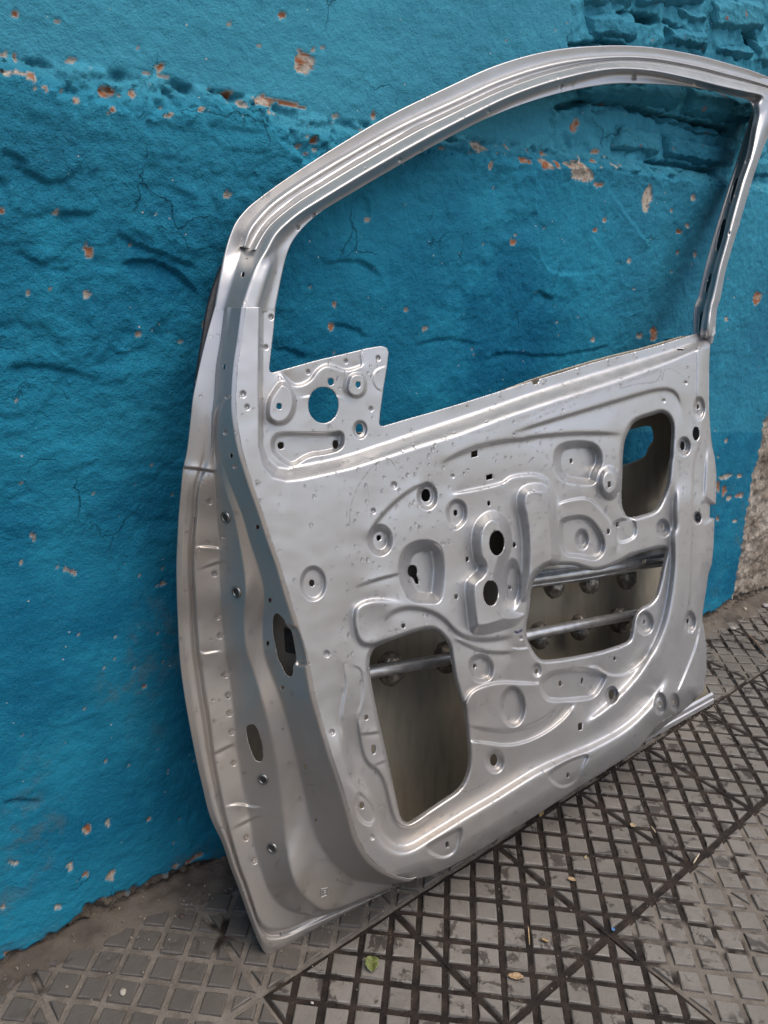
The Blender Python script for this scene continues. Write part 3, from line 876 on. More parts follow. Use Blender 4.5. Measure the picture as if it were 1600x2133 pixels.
# glass run channel down the rear pillar, slotted
GC = []
for (a, b), (c, d) in zip(P('B', (1530, 440), (1520, 540), (1485, 700), (1438, 845), (1393, 1005), (1347, 1185), (1306, 1328), (1269, 1492)) + [(1469, 640), (1461, 694)],
                          P('B', (1524, 445), (1494, 530), (1443, 695), (1398, 840), (1348, 1000), (1295, 1180), (1255, 1325), (1217, 1490)) + [(1448, 640), (1446, 696)]):
    GC.append([(a + 2, b, .088), (a * .86 + c * .14, b * .86 + d * .14, .080), (a * .5 + c * .5, (b + d) / 2, .066), (a * .22 + c * .78, b * .22 + d * .78, .052), (c, d, .050)])
G5 = loft(np.array(GC), 420, [5, 6, 6, 5], .8)
CR['X'] = (1400, 160, 3.81)
SLOTS = [chaikin(P('X', *q), 1) for q in (((538, 785), (516, 880), (482, 1000), (460, 992), (482, 880), (515, 800)), ((440, 1122), (433, 1180), (400, 1330), (368, 1392), (350, 1372), (368, 1280), (400, 1150), (420, 1125)),
                                          ((328, 1550), (314, 1640), (280, 1722), (266, 1702), (283, 1620), (308, 1555)), ((258, 1855), (250, 1960), (224, 2040), (213, 2000), (223, 1900), (238, 1862)), ((534, 650), (530, 675), (520, 682), (522, 660)))]
VG, FG, _, _, _ = cut_mesh(G5[..., 0], G5[..., 1], lambda a, b: G5[..., 2].ravel(), None, SLOTS, .9, .002)
dpart('glass_channel', VG, FG, M_SILVER, {'wear_and_shade': np.zeros(len(VG)), 'ink': np.zeros(len(VG))})

G5b = loft(np.array(GC) + np.array([5, 0, -.012]), 120, [2, 2, 2, 2], 0)
VGb, FGb, _, _, _ = cut_mesh(G5b[..., 0], G5b[..., 1], lambda a, b: G5b[..., 2].ravel(), None, [], 2, .001)
dpart('slot_dark_backing', VGb, FGb, M_BLACK)  # black backing added behind the slots to make them dark

# ------------------------------------------------------------------ outer skin behind, following the hem
hv = np.array([(D3(np.float64(s[0][0]), np.float64(s[0][1]), s[6]) - HL) @ VV for s in HST[:24]])
hw = np.array([s[6] for s in HST[:24]])
o_ = np.argsort(hv)
HEM_V, HEM_W = hv[o_], hw[o_]


def w_skin(px, py):
    W = np.zeros(px.shape)
    for _ in range(3):
        v = (D3(px, py, W) - HL) @ VV
        W = np.interp(v, HEM_V, HEM_W)
    return W


SKIN = np.array([s[0] for s in HST[:26]][::-1][0:0] + [s[0] for s in HST[3:27]] + [(700, 1917), (1000, 1739), (1300, 1570)] +
                P('F', (1390, 1287), (1345, 1185), (1340, 1090), (1325, 900), (1310, 740)) + [(1458, 1200), (1458, 1000), (1452, 800), (1452, 697)] +
                P('E', (1040, 186), (900, 228), (760, 268), (600, 306), (440, 350), (280, 398), (100, 455)) + [(960, 845), (800, 892), (720, 905), (560, 880), (470, 850)])
SK_HOLE = chaikin(P('E', (560, 880), (640, 820), (740, 775), (850, 755), (862, 790), (872, 850), (842, 880), (820, 940), (790, 970), (700, 1005), (600, 1030), (540, 1000)), 1)
gx, gy = np.meshgrid(np.arange(364, 1500, 2.5), np.arange(690, 2000, 2.5))


def wsk(px, py):
    s, _, _ = sdf(px, py, SKIN)
    return w_skin(px, py) - .003 - .014 * sstep(s / 160.)


VS, FS, pxs, pys, _ = cut_mesh(gx, gy, wsk, SKIN, [SK_HOLE], 2.5, .001)
dpart('outer_skin', VS, FS, M_INNER, {'wear_and_shade': .55 * np.clip(.15 + fbm(pxs / 16, pys / 110, 501, 4) * .9, 0, 1), 'ink': np.zeros(len(VS))})


def strip(A, B, n=6):
    A, B = np.asarray(A), np.asarray(B)
    t = np.linspace(0, 1, n)[None, :, None]
    V = A[:, None] * (1 - t) + B[:, None] * t
    i = np.arange(len(A) * n).reshape(len(A), n)
    return V.reshape(-1, 3), np.stack([i[:-1, :-1], i[1:, :-1], i[1:, 1:], i[:-1, 1:]], -1).reshape(-1, 4)


# underside and latch side close the shell
bp = np.array([(846, 1839), (866, 1833)] + BOTTOM[::-1])
bp = np.stack([np.interp(np.linspace(0, 1, 60), np.linspace(0, 1, len(bp)), bp[:, k]) for k in (0, 1)], 1)
A_ = D3(bp[:, 0], bp[:, 1], W0 - .023)
tu = (A_ - HL) @ U
B_ = HL + np.outer(tu, U) + NN * .012 + VV * .012
Va, Fa = strip(A_, B_)
rp = np.array(RIGHT)
A2 = D3(rp[:, 0], rp[:, 1], W0 - .011)
B2 = A2 - NN * .085 + U * .006
Vc, Fc = strip(A2, B2)
dpart('shell_side', np.vstack([Va, Vc]), np.vstack([Fa, Fc + len(Va)]), M_SILVER, {'wear_and_shade': np.zeros(len(Va) + len(Vc)), 'ink': np.zeros(len(Va) + len(Vc))})

# folded hem strip: bottom rear corner and bottom edge
hs = []
for t in np.linspace(0, 1, 40):
    p0 = HL + U * (.02 + t * (np.linalg.norm(HR - HL) - .02)) + NN * .002
    hs.append([p0 - NN * .004 + VV * .001, p0 + NN * .003 + VV * .001, p0 + NN * .004 + VV * .010, p0 + NN * .002 + VV * .012, p0 + NN * .003 + VV * .020, p0 + VV * .024])
hs = np.array(hs); hi_ = np.arange(hs.shape[0] * 6).reshape(-1, 6)
Vh = hs.reshape(-1, 3)
Fh = np.stack([hi_[:-1, :-1], hi_[1:, :-1], hi_[1:, 1:], hi_[:-1, 1:]], -1).reshape(-1, 4)
dpart('hem_strip', Vh, Fh, M_SILVER, {'wear_and_shade': np.zeros(len(Vh)), 'ink': np.zeros(len(Vh))}, smooth=False)


# ------------------------------------------------------------------ pieces inside and on the door
def tube(path, r, n=16):
    path = np.asarray(path, float)
    V = []; m = len(path)
    rr = np.broadcast_to(np.asarray(r, float), (m,))
    for i in range(m):
        d = path[min(i + 1, m - 1)] - path[max(i - 1, 0)]; d /= np.linalg.norm(d)
        a = np.cross(d, NN); a /= np.linalg.norm(a); b = np.cross(d, a)
        for k in range(n):
            t = 2 * np.pi * k / n
            V.append(path[i] + rr[i] * (a * math.cos(t) + b * math.sin(t)))
    i = np.arange(m * n).reshape(m, n); j = np.roll(i, -1, 1)
    return np.array(V), np.stack([i[:-1], j[:-1], j[1:], i[1:]], -1).reshape(-1, 4)


zero = lambda V: {'wear_and_shade': np.zeros(len(V)), 'ink': np.zeros(len(V))}
bw = .030
bpath = [D3(np.float64(x), np.float64(y), bw) for x, y in ((640, 1424), (770, 1400), (938, 1371), (1010, 1350), (1097, 1324), (1322, 1280), (1440, 1258))]
bpath = catmull(np.array(bpath), 40)
V_, F_ = tube(bpath, .0085)
dpart('impact_beam', V_, F_, M_STEEL)

# pressed belt rail seen through the middle opening
RL = []
for (x0, y0), (x1, y1) in ((P('F', (-150, 525), (-150, 580))), (P('F', (190, 445), (190, 530))), (P('F', (560, 390), (560, 478))), (P('F', (940, 330), (940, 405))), (P('F', (1250, 285), (1250, 350)))):
    RL.append([(x0, y0 - 22, .040), (x0, y0, .042), (x0, y0 + 2, .052), (x0, y0 * .45 + y1 * .55, .054), (x1, y0 * .25 + y1 * .75, .046), (x1, y1 - 4, .047), (x1, y1, .040)])
G6 = loft(np.array(RL), 120, [4, 3, 5, 4, 4, 3], .8)
VL, FL, _, _, _ = cut_mesh(G6[..., 0], G6[..., 1], lambda a, b: G6[..., 2].ravel(), None, [ell(*P('F', (935, 352))[0], 3, 4.5, 12)], 2, .0015)
dpart('belt_rail', VL, FL, M_STEEL)


def lump(c, rx, ry, rz, seed, n=18):
    V = []
    for i in range(n + 1):
        th = math.pi * i / n
        for k in range(2 * n):
            ph = math.pi * k / n
            V.append((math.sin(th) * math.cos(ph), math.sin(th) * math.sin(ph), math.cos(th)))
    V = np.array(V)
    nz = 1 + .08 * pnoise(V[:, 0] * 2 + seed, V[:, 1] * 2 + V[:, 2] * 3, seed) + .03 * pnoise(V[:, 0] * 6 + V[:, 2] * 5, V[:, 1] * 6 + seed, seed + 3)
    V = V * nz[:, None]
    X = c + np.outer(V[:, 0] * rx, U) + np.outer(V[:, 1] * ry, VV) + np.outer(V[:, 2] * rz, NN)
    i = np.arange((n + 1) * 2 * n).reshape(n + 1, 2 * n); j = np.roll(i, -1, 1)
    return X, np.stack([i[:-1], i[1:], j[1:], j[:-1]], -1).reshape(-1, 4)


for q, (c, x, y, rr) in enumerate((('I', 430, 490, .0195), ('I', 800, 415, .0195), ('F', 238, 845, .0185), ('F', 508, 790, .0185), ('F', 768, 742, .0190), ('F', 330, 515, .0165), ('F', 570, 488, .0170), ('F', 818, 455, .0185))):
    (px_, py_), = P(c, (x, y))
    ctr = D3(np.float64(px_), np.float64(py_), .014)
    V_, F_ = lump(ctr, rr * 1.0, rr * 1.18, .016, 11 + q)
    dpart('mastic_blob', V_, F_, M_MASTIC)


def ring(c, ax, ay, az, r0, r1, h, n=20):
    V = []
    prof = [(r0 * .9, -.006), (r0, 0), (r0 * 1.05, h), (r1 * .95, h), (r1, 0)]
    for k in range(n):
        t = 2 * math.pi * k / n
        e = ax * math.cos(t) + ay * math.sin(t)
        for r, z in prof:
            V.append(c + e * r + az * z)
    m = len(prof)
    i = np.arange(n * m).reshape(n, m); j = np.roll(i, -1, 0)
    return np.array(V), np.stack([i[:, :-1], j[:, :-1], j[:, 1:], i[:, 1:]], -1).reshape(-1, 4)


# weld nuts on the hinge face, set in the face B direction
KD = {}
cand = np.stack([px1[:n1], py1[:n1]], 1)
for x, y in ((471, 1077), (494, 1233), (548, 1623), (568, 1765)):
    i = np.argmin(((cand - (x, y)) ** 2).sum(1))
    c = V1[i]
    near = np.where(((V1[:n1] - c) ** 2).sum(1) < .009 ** 2)[0]
    q = V1[near] - V1[near].mean(0)
    nv = np.linalg.svd(q, full_matrices=False)[2][2]
    if nv @ (CAM - c) < 0: nv = -nv
    ax = np.cross(nv, VV); ax /= np.linalg.norm(ax); ay = np.cross(nv, ax)
    V_, F_ = ring(c + nv * .0004, ax, ay, nv, .0042, .0066, .0016)
    o = dpart('weld_nut', V_, F_, M_ZINC)
    a = np.linspace(0, 2 * np.pi, 18, endpoint=False)
    dv = np.vstack([[c + nv * .0006], c + nv * .0007 + np.outer(np.cos(a), ax) * .0043 + np.outer(np.sin(a), ay) * .0043])
    k = np.arange(18) + 1
    o2 = link('bore_shade_disc', make_mesh('bore_shade_disc', dv - HL, np.stack([np.zeros(18, int), k, np.roll(k, -1)], 1)), M_DARK, o)  # flat dark disc paints the shade inside the nut

# dark backing plate added behind the inner panel so its holes look black
pp = np.array(P('D', (180, 330), (560, 250), (1000, 130), (1090, 120), (1110, 600), (1080, 820), (1020, 880), (1000, 1050), (820, 1050), (800, 860), (640, 900), (420, 1020), (200, 1000)))
PV = D3(pp[:, 0], pp[:, 1], .068)
npp = len(pp); kk = np.arange(npp)
dpart('added_dark_backing', np.vstack([PV.mean(0)[None], PV, PV - NN * .0015]), [np.stack([np.zeros(npp, int), kk + 1, np.roll(kk, -1) + 1], 1), np.stack([kk + 1, kk + 1 + npp, np.roll(kk, -1) + 1 + npp, np.roll(kk, -1) + 1], 1)], M_INNER, {'wear_and_shade': np.full(2 * npp + 1, .9), 'ink': np.zeros(2 * npp + 1)}, False)

# latch reinforcement behind the hinge face opening, coloured dark for the shade inside
lb = np.array(P('G', (640, 210), (800, 240), (870, 700), (700, 720)))
lw = .040
LB = D3(lb[:, 0], lb[:, 1], np.array([.045, .062, .062, .045]))
k4 = np.array([[0, 1, 2, 3]])
lo = dpart('latch_bracket', np.vstack([LB, LB - NN * .02]), np.vstack([k4, [[0, 4, 5, 1], [1, 5, 6, 2], [2, 6, 7, 3], [3, 7, 4, 0]]]), M_INNER, {'wear_and_shade': np.full(8, .45), 'ink': np.zeros(8)}, False)
qb = np.array(P('G', (752, 350), (800, 358), (826, 522), (765, 510)))
QB = D3(qb[:, 0], qb[:, 1], .0625)
link('opening_shade_block', make_mesh('opening_shade_block', np.vstack([QB, QB - NN * .004]) - HL, np.vstack([k4, [[0, 4, 5, 1], [1, 5, 6, 2], [2, 6, 7, 3], [3, 7, 4, 0]]]), False), M_DARK, lo)  # near-black block stands in for the shade of an opening

# black tape along the outer edge of the front pillar
TP = [((460, 553), (461, 553)), ((445, 605), (454, 603)), ((429, 655), (445.5, 653)), ((418, 705), (432, 704)), ((411, 765), (419, 764)), ((405, 826), (413, 826))]
TP = [((461, 551), (463, 551)), ((446, 595), (455, 596)), ((432, 645), (448, 645)), ((421, 712), (433, 712)), ((411, 775), (421, 775)), ((405, 826), (411, 826))]
GT = loft(np.array([[(*a, .066), ((a[0] + b[0]) / 2, a[1], .067), (b[0] + 3, b[1], .0685)] for a, b in TP]), 60, [3, 4], 0)
VT, FT, _, _, _ = cut_mesh(GT[..., 0], GT[..., 1], lambda a, b: GT[..., 2].ravel(), None, [], 1, .004)
dpart('edge_tape', VT, FT, M_BLACK)

# small bracket tab at the foot of the rear pillar
bt = np.array(P('E', (1238, 120), (1262, 130), (1264, 170), (1240, 188)))
Tv = np.vstack([D3(bt[:, 0], bt[:, 1], .092), D3(bt[:, 0], bt[:, 1], .089)])
dpart('corner_tab', Tv, [np.array([[0, 1, 2, 3], [4, 7, 6, 5], [0, 4, 5, 1], [1, 5, 6, 2], [2, 6, 7, 3]])], M_SILVER, zero(Tv), False)

# stamped foundry mark on the hinge face
sg = [((668, 1853), (682, 1849)), ((682, 1849), (680, 1866)), ((680, 1866), (667, 1869)), ((667, 1869), (668, 1853)), ((673, 1864), (674, 1856)), ((674, 1856), (679, 1855)), ((674, 1860), (678, 1859))]
SV, SF = [], []
for a, b in sg:
    iw = []
    for q in (a, b):
        i = np.argmin(((cand - q) ** 2).sum(1)); iw.append(V1[i] + NN * .0004)
    v_, f_ = tube(np.array(iw), .0004, 6)
    SF.append(f_ + sum(len(s) for s in SV)); SV.append(v_)
SV = np.vstack(SV)
dpart('stamped_mark', SV, np.vstack(SF), M_SILVER, zero(SV))


# ------------------------------------------------------------------ rain drops on the metal
def drops(Vs, Fs, px, py, n, sel, rmin, rmax, pw):
    v = Vs[Fs]
    nr = np.cross(v[:, 1] - v[:, 0], v[:, 2] - v[:, 0])
    ar = np.linalg.norm(nr, axis=1); nr /= ar[:, None] + 1e-12
    cx = px[Fs].mean(1); cy = py[Fs].mean(1)
    pr = ar * sel(cx, cy)
    k = RNG.choice(len(Fs), n, p=pr / pr.sum())
    r = rmin + (rmax - rmin) * RNG.random(n) ** pw
    return v.mean(1)[k], nr[k], r


def dome():
    V = [(0, 0, 1)]; F_ = []
    for i, (rr, z) in enumerate(((.55, .85), (.9, .5), (1., .12), (.98, -.1))):
        for k in range(8):
            t = 2 * math.pi * (k + .5 * (i % 2)) / 8
            V.append((rr * math.cos(t), rr * math.sin(t), z))
    for k in range(8):
        F_.append((0, 1 + k, 1 + (k + 1) % 8))
        for i in range(3):
            a = 1 + i * 8
            F_.append((a + k, a + 8 + k, a + (k + 1) % 8)); F_.append((a + (k + 1) % 8, a + 8 + k, a + 8 + (k + 1) % 8))
    return np.array(V), np.array(F_)


def dens(cx, cy):
    d = .35 + np.clip(fbm(cx / 150, cy / 150, 31, 2), 0, 1) * 1.2
    d = d + 1.1 * ((cx > 700) & (cy > 900) & (cy < 1500))
    return np.clip(d, .05, 3)


one = lambda a, b: np.clip(.5 + fbm(a / 60, b / 60, 12, 2), .05, 2)
sets = [drops(V2, F2[:len(F2)], px2, py2, 4900, dens, .0006, .0024, 3.4), drops(V1, F1, px1, py1, 600, one, .0007, .0023, 3.0), drops(VF, FF, pxf, pyf, 520, one, .0007, .0024, 3.0)]
DV, DF = dome()
c = np.vstack([s[0] for s in sets]); nr = np.vstack([s[1] for s in sets]); r = np.concatenate([s[2] for s in sets])
fl = ((CAM - c) * nr).sum(1) < 0
nr[fl] *= -1
ax = np.cross(nr, VV + .01); ax /= np.linalg.norm(ax, axis=1)[:, None]; ay = np.cross(nr, ax)
st_ = 1 + .5 * RNG.random(len(r)) * (r > .0009)
X = c[:, None] + r[:, None, None] * (DV[None, :, 0:1] * ax[:, None] + st_[:, None, None] * DV[None, :, 1:2] * ay[:, None] + .70 * DV[None, :, 2:3] * nr[:, None])
DFa = (DF[None] + (np.arange(len(r)) * len(DV))[:, None, None]).reshape(-1, 3)
dr = dpart('water_drops', X.reshape(-1, 3), DFa, M_WATER)
dr['kind'] = 'stuff'

# ------------------------------------------------------------------ the wall
WA = ground(0, 2020); WB = ground(1480, 1290)
WS = (WB - WA) / np.linalg.norm(WB - WA)
WN = np.array([WS[1], -WS[0], 0.0])            # out of the wall, to the camera


def wall_pt(px, py, off=0.0):
    return hit(np.asarray(px, float), np.asarray(py, float), WA, WN, off)


STW = .0025
ss, zz = np.meshgrid(np.arange(-.30, 2.12, STW), np.arange(-.03, 1.36, STW))
Xw = WA + ss[..., None] * WS + zz[..., None] * np.array([0, 0, 1.0])
wpx, wpy = project(Xw)
LEDGE_T = [(-400, 35), (0, 100), (75, 107), (160, 120), (280, 137), (360, 150), (430, 167), (490, 182), (575, 197), (640, 215), (725, 237), (800, 250), (900, 268), (1000, 283), (1075, 289), (1142, 300), (1202, 311), (1285, 322), (1400, 342), (1700, 395)]
LEDGE_B = [(-400, 100), (0, 152), (50, 152), (75, 165), (100, 185), (150, 210), (210, 220), (240, 230), (300, 243), (350, 240), (420, 232), (450, 225), (500, 225), (540, 240), (560, 260), (580, 290), (610, 320), (640, 345), (760, 330), (900, 315), (1000, 335), (1150, 345), (1250, 350), (1350, 365), (1700, 420)]


def below(pts, px, py):
    pts = np.array(pts)
    return py - np.interp(px, pts[:, 0], pts[:, 1])


j1 = 8 * pnoise(wpx / 26, wpy / 26, 51) + 5 * pnoise(wpx / 9, wpy / 9, 52)
bt_, bb_ = below(LEDGE_T, wpx, wpy) + .35 * j1, below(LEDGE_B, wpx, wpy) + j1
t_led = np.clip(bt_ / np.maximum(bt_ - bb_, 4), 0, 1)          # 0 above, 1 below
t_led = np.where(bt_ < 0, 0, np.where(bb_ > 0, 1, t_led))
band = sstep(t_led * 4) * sstep((1 - t_led) * 4)
lower = (t_led >= 1)
d = -.014 * (1 - sstep(t_led)) - .008 * (1 - t_led)
smooth_low = sstep((wpy - 980) / 220.) * sstep((700 - wpx) / 200.)
rough = np.where(lower, 1 - .72 * smooth_low, .40)
rough = np.where(wpy > 700, np.minimum(rough, 1 - .45 * sstep((wpy - 650) / 300)), rough)
rough = rough * (1 - .5 * sstep((wpx - 540) / 120) * sstep((wpy - 330) / 80.) * lower)
d += .0048 * fbm(ss / .30, zz / .30, 1, 3) * (.4 + .6 * rough)
d += rough * (.0024 * fbm(ss / .085, zz / .065, 2, 3) + .0014 * fbm(ss / .020, zz / .017, 3, 3, .65))
# plaster laid on in overlapping flat patches
tp = fbm(ss / .20 + .3 * pnoise(ss / .04, zz / .04, 6), zz / .15, 4, 5, .55)
for lv, am in ((-.28, .0016), (.32, .0020)):
    d += am * sstep((tp - lv) / .05) * rough * np.where(lower, 1, .25)
d += band * (.011 * fbm(ss / .035, zz / .028, 7, 5, .6) - .003)
# hand-placed dents and plaster edges
for pts, h, wd, L in ((P('W', (495, 1130), (520, 1095), (580, 1078), (680, 1095), (770, 1150), (850, 1255)), -.0075, 5, 40), (P('W', (480, 950), (560, 1010), (640, 1045), (740, 1075), (850, 1130)), -.006, 6, 25),
                      (P('W', (50, 680), (130, 715), (200, 765), (300, 740)), -.006, 6, 25), (P('W', (0, 1535), (150, 1515), (300, 1548), (360, 1560)), -.006, 6, 30), (P('W', (0, 620), (60, 640), (120, 690)), -.006, 6, 30),
                      (P('W', (560, 780), (650, 760), (760, 790), (840, 850)), -.004, 8, 30), (P('W', (240, 880), (330, 890), (420, 885)), -.005, 6, 20), (P('W', (430, 1440), (520, 1480), (640, 1420)), -.004, 8, 20),
                      (P('W', (1440, 870), (1500, 800), (1545, 860), (1530, 920)), -.004, 6, 30), (P('W', (1330, 1060), (1350, 1100), (1440, 1075), (1540, 1100), (1590, 1170)), -.005, 6, 20),
                      (P('C', (880, 90), (960, 100), (1040, 130), (1080, 180)), -.005, 6, 20), (P('C', (540, 230), (620, 225), (720, 260), (760, 300)), -.005, 6, 20),
                      (P('B', (290, 1060), (320, 1130), (310, 1230), (360, 1340), (450, 1370), (580, 1350)), .006, 6, 40), (P('B', (280, 760), (300, 850), (290, 960), (320, 1040)), .005, 6, 40),
                      (P('B', (700, 870), (740, 930), (820, 1050), (960, 1230)), .004, 8, 30), (P('B', (300, 1440), (350, 1480), (410, 1500)), -.006, 6, 20),
                      ([(30, 520), (110, 560), (160, 560)], -.005, 7, 20), ([(0, 1672), (40, 1665), (90, 1672)], -.006, 6, 14), ([(980, 760), (1050, 730), (1150, 745), (1300, 715)], -.004, 7, 25),
                      ([(860, 720), (930, 700), (1010, 720)], -.004, 6, 18), ([(1420, 240), (1500, 255), (1560, 265)], -.012, 7, 20)):
    q = chaikin(np.array(pts), 2, False)
    m = (wpx > q[:, 0].min() - 4 * L) & (wpx < q[:, 0].max() + 4 * L) & (wpy > q[:, 1].min() - 4 * L) & (wpy < q[:, 1].max() + 4 * L)
    if m.any():
        jj = 3 * pnoise(wpx[m] / 14, wpy[m] / 14, 60)
        dd, _, _, s, sg_ = near_line(wpx[m], wpy[m] + jj, q, False)
        dd = dd * sg_
        d[m] += .9 * h * sstep((dd + wd / 2) / wd) * np.exp(-np.maximum(dd, 0) / L) * sstep(s / .2) * sstep((1 - s) / .2)
# brickwork laid bare in the upper right: mortar bed lies back
brick_zone = sstep((wpx - 1208 + 1.2 * j1) / 7.) * (bt_ < 2) * (wpx > 1150)
brick_zone = np.maximum(brick_zone, sstep((wpx - 1165 + 2 * j1) / 20.) * ((wpy > 60) & (bt_ < 2)))
brick_zone = np.where(wpy < 150, sstep((wpx - 1212 + j1) / 6.), brick_zone) * (bt_ < 2)
d -= brick_zone * (.007 + .005 * fbm(ss / .03, zz / .03, 71, 4))
for pts, wd, dp in ((P('K', (310, 705), (400, 690), (500, 655), (620, 668), (750, 690), (850, 720), (970, 765), (1100, 795), (1250, 825), (1450, 875)), 7, .030), (P('K', (560, 250), (640, 268), (745, 295)), 5, .02), (P('K', (900, 1085), (1100, 1098), (1200, 1125), (1340, 1145)), 5, .018),
                   (P('K', (730, 82), (830, 90), (950, 112)), 9, .035), (P('K', (1560, 40), (1565, 180), (1610, 300)), 9, .03), (P('K', (1215, 235), (1235, 290)), 6, .02), (P('K', (1030, 120), (1130, 185)), 3, .012), (P('K', (1460, 310), (1500, 380)), 5, .015), (P('K', (365, 290), (480, 270), (560, 285)), 4, .014)):
    q = np.array(pts)
    m = (wpx > q[:, 0].min() - 25) & (wpx < q[:, 0].max() + 25) & (wpy > q[:, 1].min() - 25) & (wpy < q[:, 1].max() + 25)
    if m.any():
        dd = near_line(wpx[m] + 4 * pnoise(wpx[m] / 9, wpy[m] / 9, 72), wpy[m] + 4 * pnoise(wpx[m] / 8, wpy[m] / 8, 73), q, False)[0]
        d[m] -= dp * np.exp(-(dd / wd) ** 4)

# paint chips
CH = [(658, 122, 22, 27, .3), (230, 187, 15, 12, .4), (287, 195, 8, 12, 0), (5, 107, 9, 9, 0), (26, 106, 8, 6, 0), (46, 113, 6, 9, 0), (25, 151, 34, 6, .1), (66, 160, 13, 10, .4), (92, 183, 9, 5, .4), (165, 120, 12, 6, .2), (355, 133, 8, 8, 0),
      (362, 152, 14, 5, .2), (325, 145, 8, 4, .3), (499, 190, 12, 9, .3), (521, 214, 10, 7, .5), (572, 207, 24, 11, .1), (625, 212, 34, 5, .25), (573, 229, 6, 5, 0), (158, 209, 8, 5, 0), (236, 227, 6, 5, 0), (350, 240, 11, 4, -.2), (423, 228, 7, 5, 0),
      (720, 238, 9, 5, .2), (632, 303, 5, 4, .3), (661, 291, 6, 7, 0), (660, 312, 5, 4, 0), (803, 237, 6, 8, 0), (45, 20, 7, 6, 0), (134, 36, 6, 4, 0), (499, 44, 5, 5, 0), (610, 22, 9, 8, .2), (563, 89, 5, 5, 0), (694, 95, 4, 4, 0), (676, 97, 4, 5, 0),
      (470, 405, 8, 9, 0), (187, 525, 9, 17, -.4), (182, 612, 9, 9, 0), (62, 611, 4, 8, 0), (3, 440, 6, 9, 0), (118, 443, 4, 5, 0), (288, 697, 6, 5, 0), (375, 710, 4, 3, 0), (425, 675, 5, 9, .2), (690, 680, 6, 9, .2), (763, 456, 6, 5, 0), (645, 597, 3, 4, 0),
      (695, 634, 3, 7, 0), (884, 685, 6, 5, 0), (845, 645, 5, 4, 0), (1065, 504, 6, 7, 0), (1210, 357, 20, 28, -.15), (1139, 341, 11, 12, 0), (1098, 335, 8, 7, .3), (1160, 343, 5, 9, 0), (1246, 384, 11, 5, 0), (1349, 411, 9, 27, .18), (1272, 314, 9, 6, 0), (1230, 258, 7, 15, .4),
      (1015, 304, 13, 12, .5), (1020, 345, 4, 9, 0), (1076, 306, 4, 6, 0), (1117, 313, 4, 5, 0), (1156, 317, 7, 5, 0), (1247, 335, 6, 4, 0), (1285, 343, 5, 7, 0), (1250, 348, 4, 3, 0), (1443, 411, 6, 6, .3), (1399, 439, 4, 4, 0), (1415, 482, 5, 5, 0), (1431, 469, 4, 5, 0),
      (1258, 459, 4, 6, .3), (1240, 479, 5, 5, 0), (1450, 530, 4, 6, 0), (1413, 525, 3, 5, .3), (1400, 566, 3, 3, 0), (1308, 542, 4, 8, .2), (1360, 695, 8, 15, .1), (1330, 700, 6, 6, .3), (1236, 707, 4, 5, 0), (1577, 620, 9, 13, .3), (1510, 993, 13, 6, -.2), (1539, 991, 6, 4, 0),
      (1508, 1022, 5, 10, .1), (1518, 1037, 6, 5, -.5), (1540, 1031, 10, 5, -.3), (1495, 1015, 4, 12, 0), (1531, 1086, 5, 3, 0), (1495, 1080, 3, 5, 0), (1513, 665, 4, 5, 0), (1511, 917, 3, 5, 0), (182, 1728, 8, 11, .2), (146, 1805, 7, 9, 0), (230, 1825, 9, 11, .4), (178, 1822, 6, 6, 0),
      (365, 1805, 6, 5, 0), (410, 1785, 14, 4, -.5), (392, 1797, 8, 4, -.5), (225, 1715, 5, 7, .4), (312, 1707, 7, 4, -.6), (30, 1800, 12, 4, .2), (16, 1986, 9, 6, 0), (8, 1890, 5, 5, 0), (120, 1888, 6, 7, 0), (46, 1004, 5, 3, 0), (150, 1193, 17, 4, .5), (45, 1174, 4, 4, 0), (340, 1217, 7, 5, 0),
      (358, 1030, 4, 4, 0), (340, 1184, 4, 4, 0), (70, 1120, 4, 8, -.3), (164, 1323, 3, 4, 0), (177, 1478, 4, 4, 0), (215, 1391, 3, 3, 0), (279, 1391, 4, 3, 0), (171, 1378, 3, 3, 0), (300, 1430, 5, 3, 0), (238, 1373, 3, 2, 0), (222, 1587, 4, 4, 0), (270, 1598, 3, 3, 0), (120, 1185, 3, 3, 0)]
for _ in range(170):
    x, y = RNG.uniform(-20, 1600), RNG.uniform(0, 1850)
    CH.append((x, y, *(RNG.uniform(1.2, 2.6, 2)), 0))
chip = np.zeros(wpx.shape); tone = np.zeros(wpx.shape)
for i, (x, y, rx, ry, ro) in enumerate(CH):
    if max(rx, ry) < 4.6: rx, ry = rx * .75, ry * .75
    R_ = max(rx, ry) * 1.8 + 2
    m = (np.abs(wpx - x) < R_) & (np.abs(wpy - y) < R_)
    if not m.any():
        continue
    c, s = math.cos(ro), math.sin(ro)
    X_, Y_ = wpx[m] - x, wpy[m] - y
    rr = np.hypot((c * X_ + s * Y_) / rx, (-s * X_ + c * Y_) / ry)
    rr = rr + .45 * pnoise(wpx[m] / (rx + 3), wpy[m] / (ry + 3), 90 + i) + .25 * pnoise(wpx[m] / 4, wpy[m] / 4, 91)
    v = sstep((1.02 - rr) / .09)
    chip[m] = np.maximum(chip[m], v)
    tn = (0 if max(rx, ry) < 4.5 else .38) + .45 * ((i * 37) % 11) / 10 * (max(rx, ry) > 4.5) + .3 * pnoise(wpx[m] / 12, wpy[m] / 12, 95)
    if i in (1, 2, 0, 53): tn = (.55 if i == 0 else .75) + .5 * pnoise(wpx[m] / 16 + .7, wpy[m] / 16, 97)
    tone[m] = np.where(v > .02, tn, tone[m])
# scattered flakes lost along the broken band
fl_ = band * sstep((fbm(wpx / 16, wpy / 12, 201, 3) - .80) / .1)
tone = np.where(fl_ > chip, .75, tone); chip = np.maximum(chip, fl_)
d -= .0022 * chip
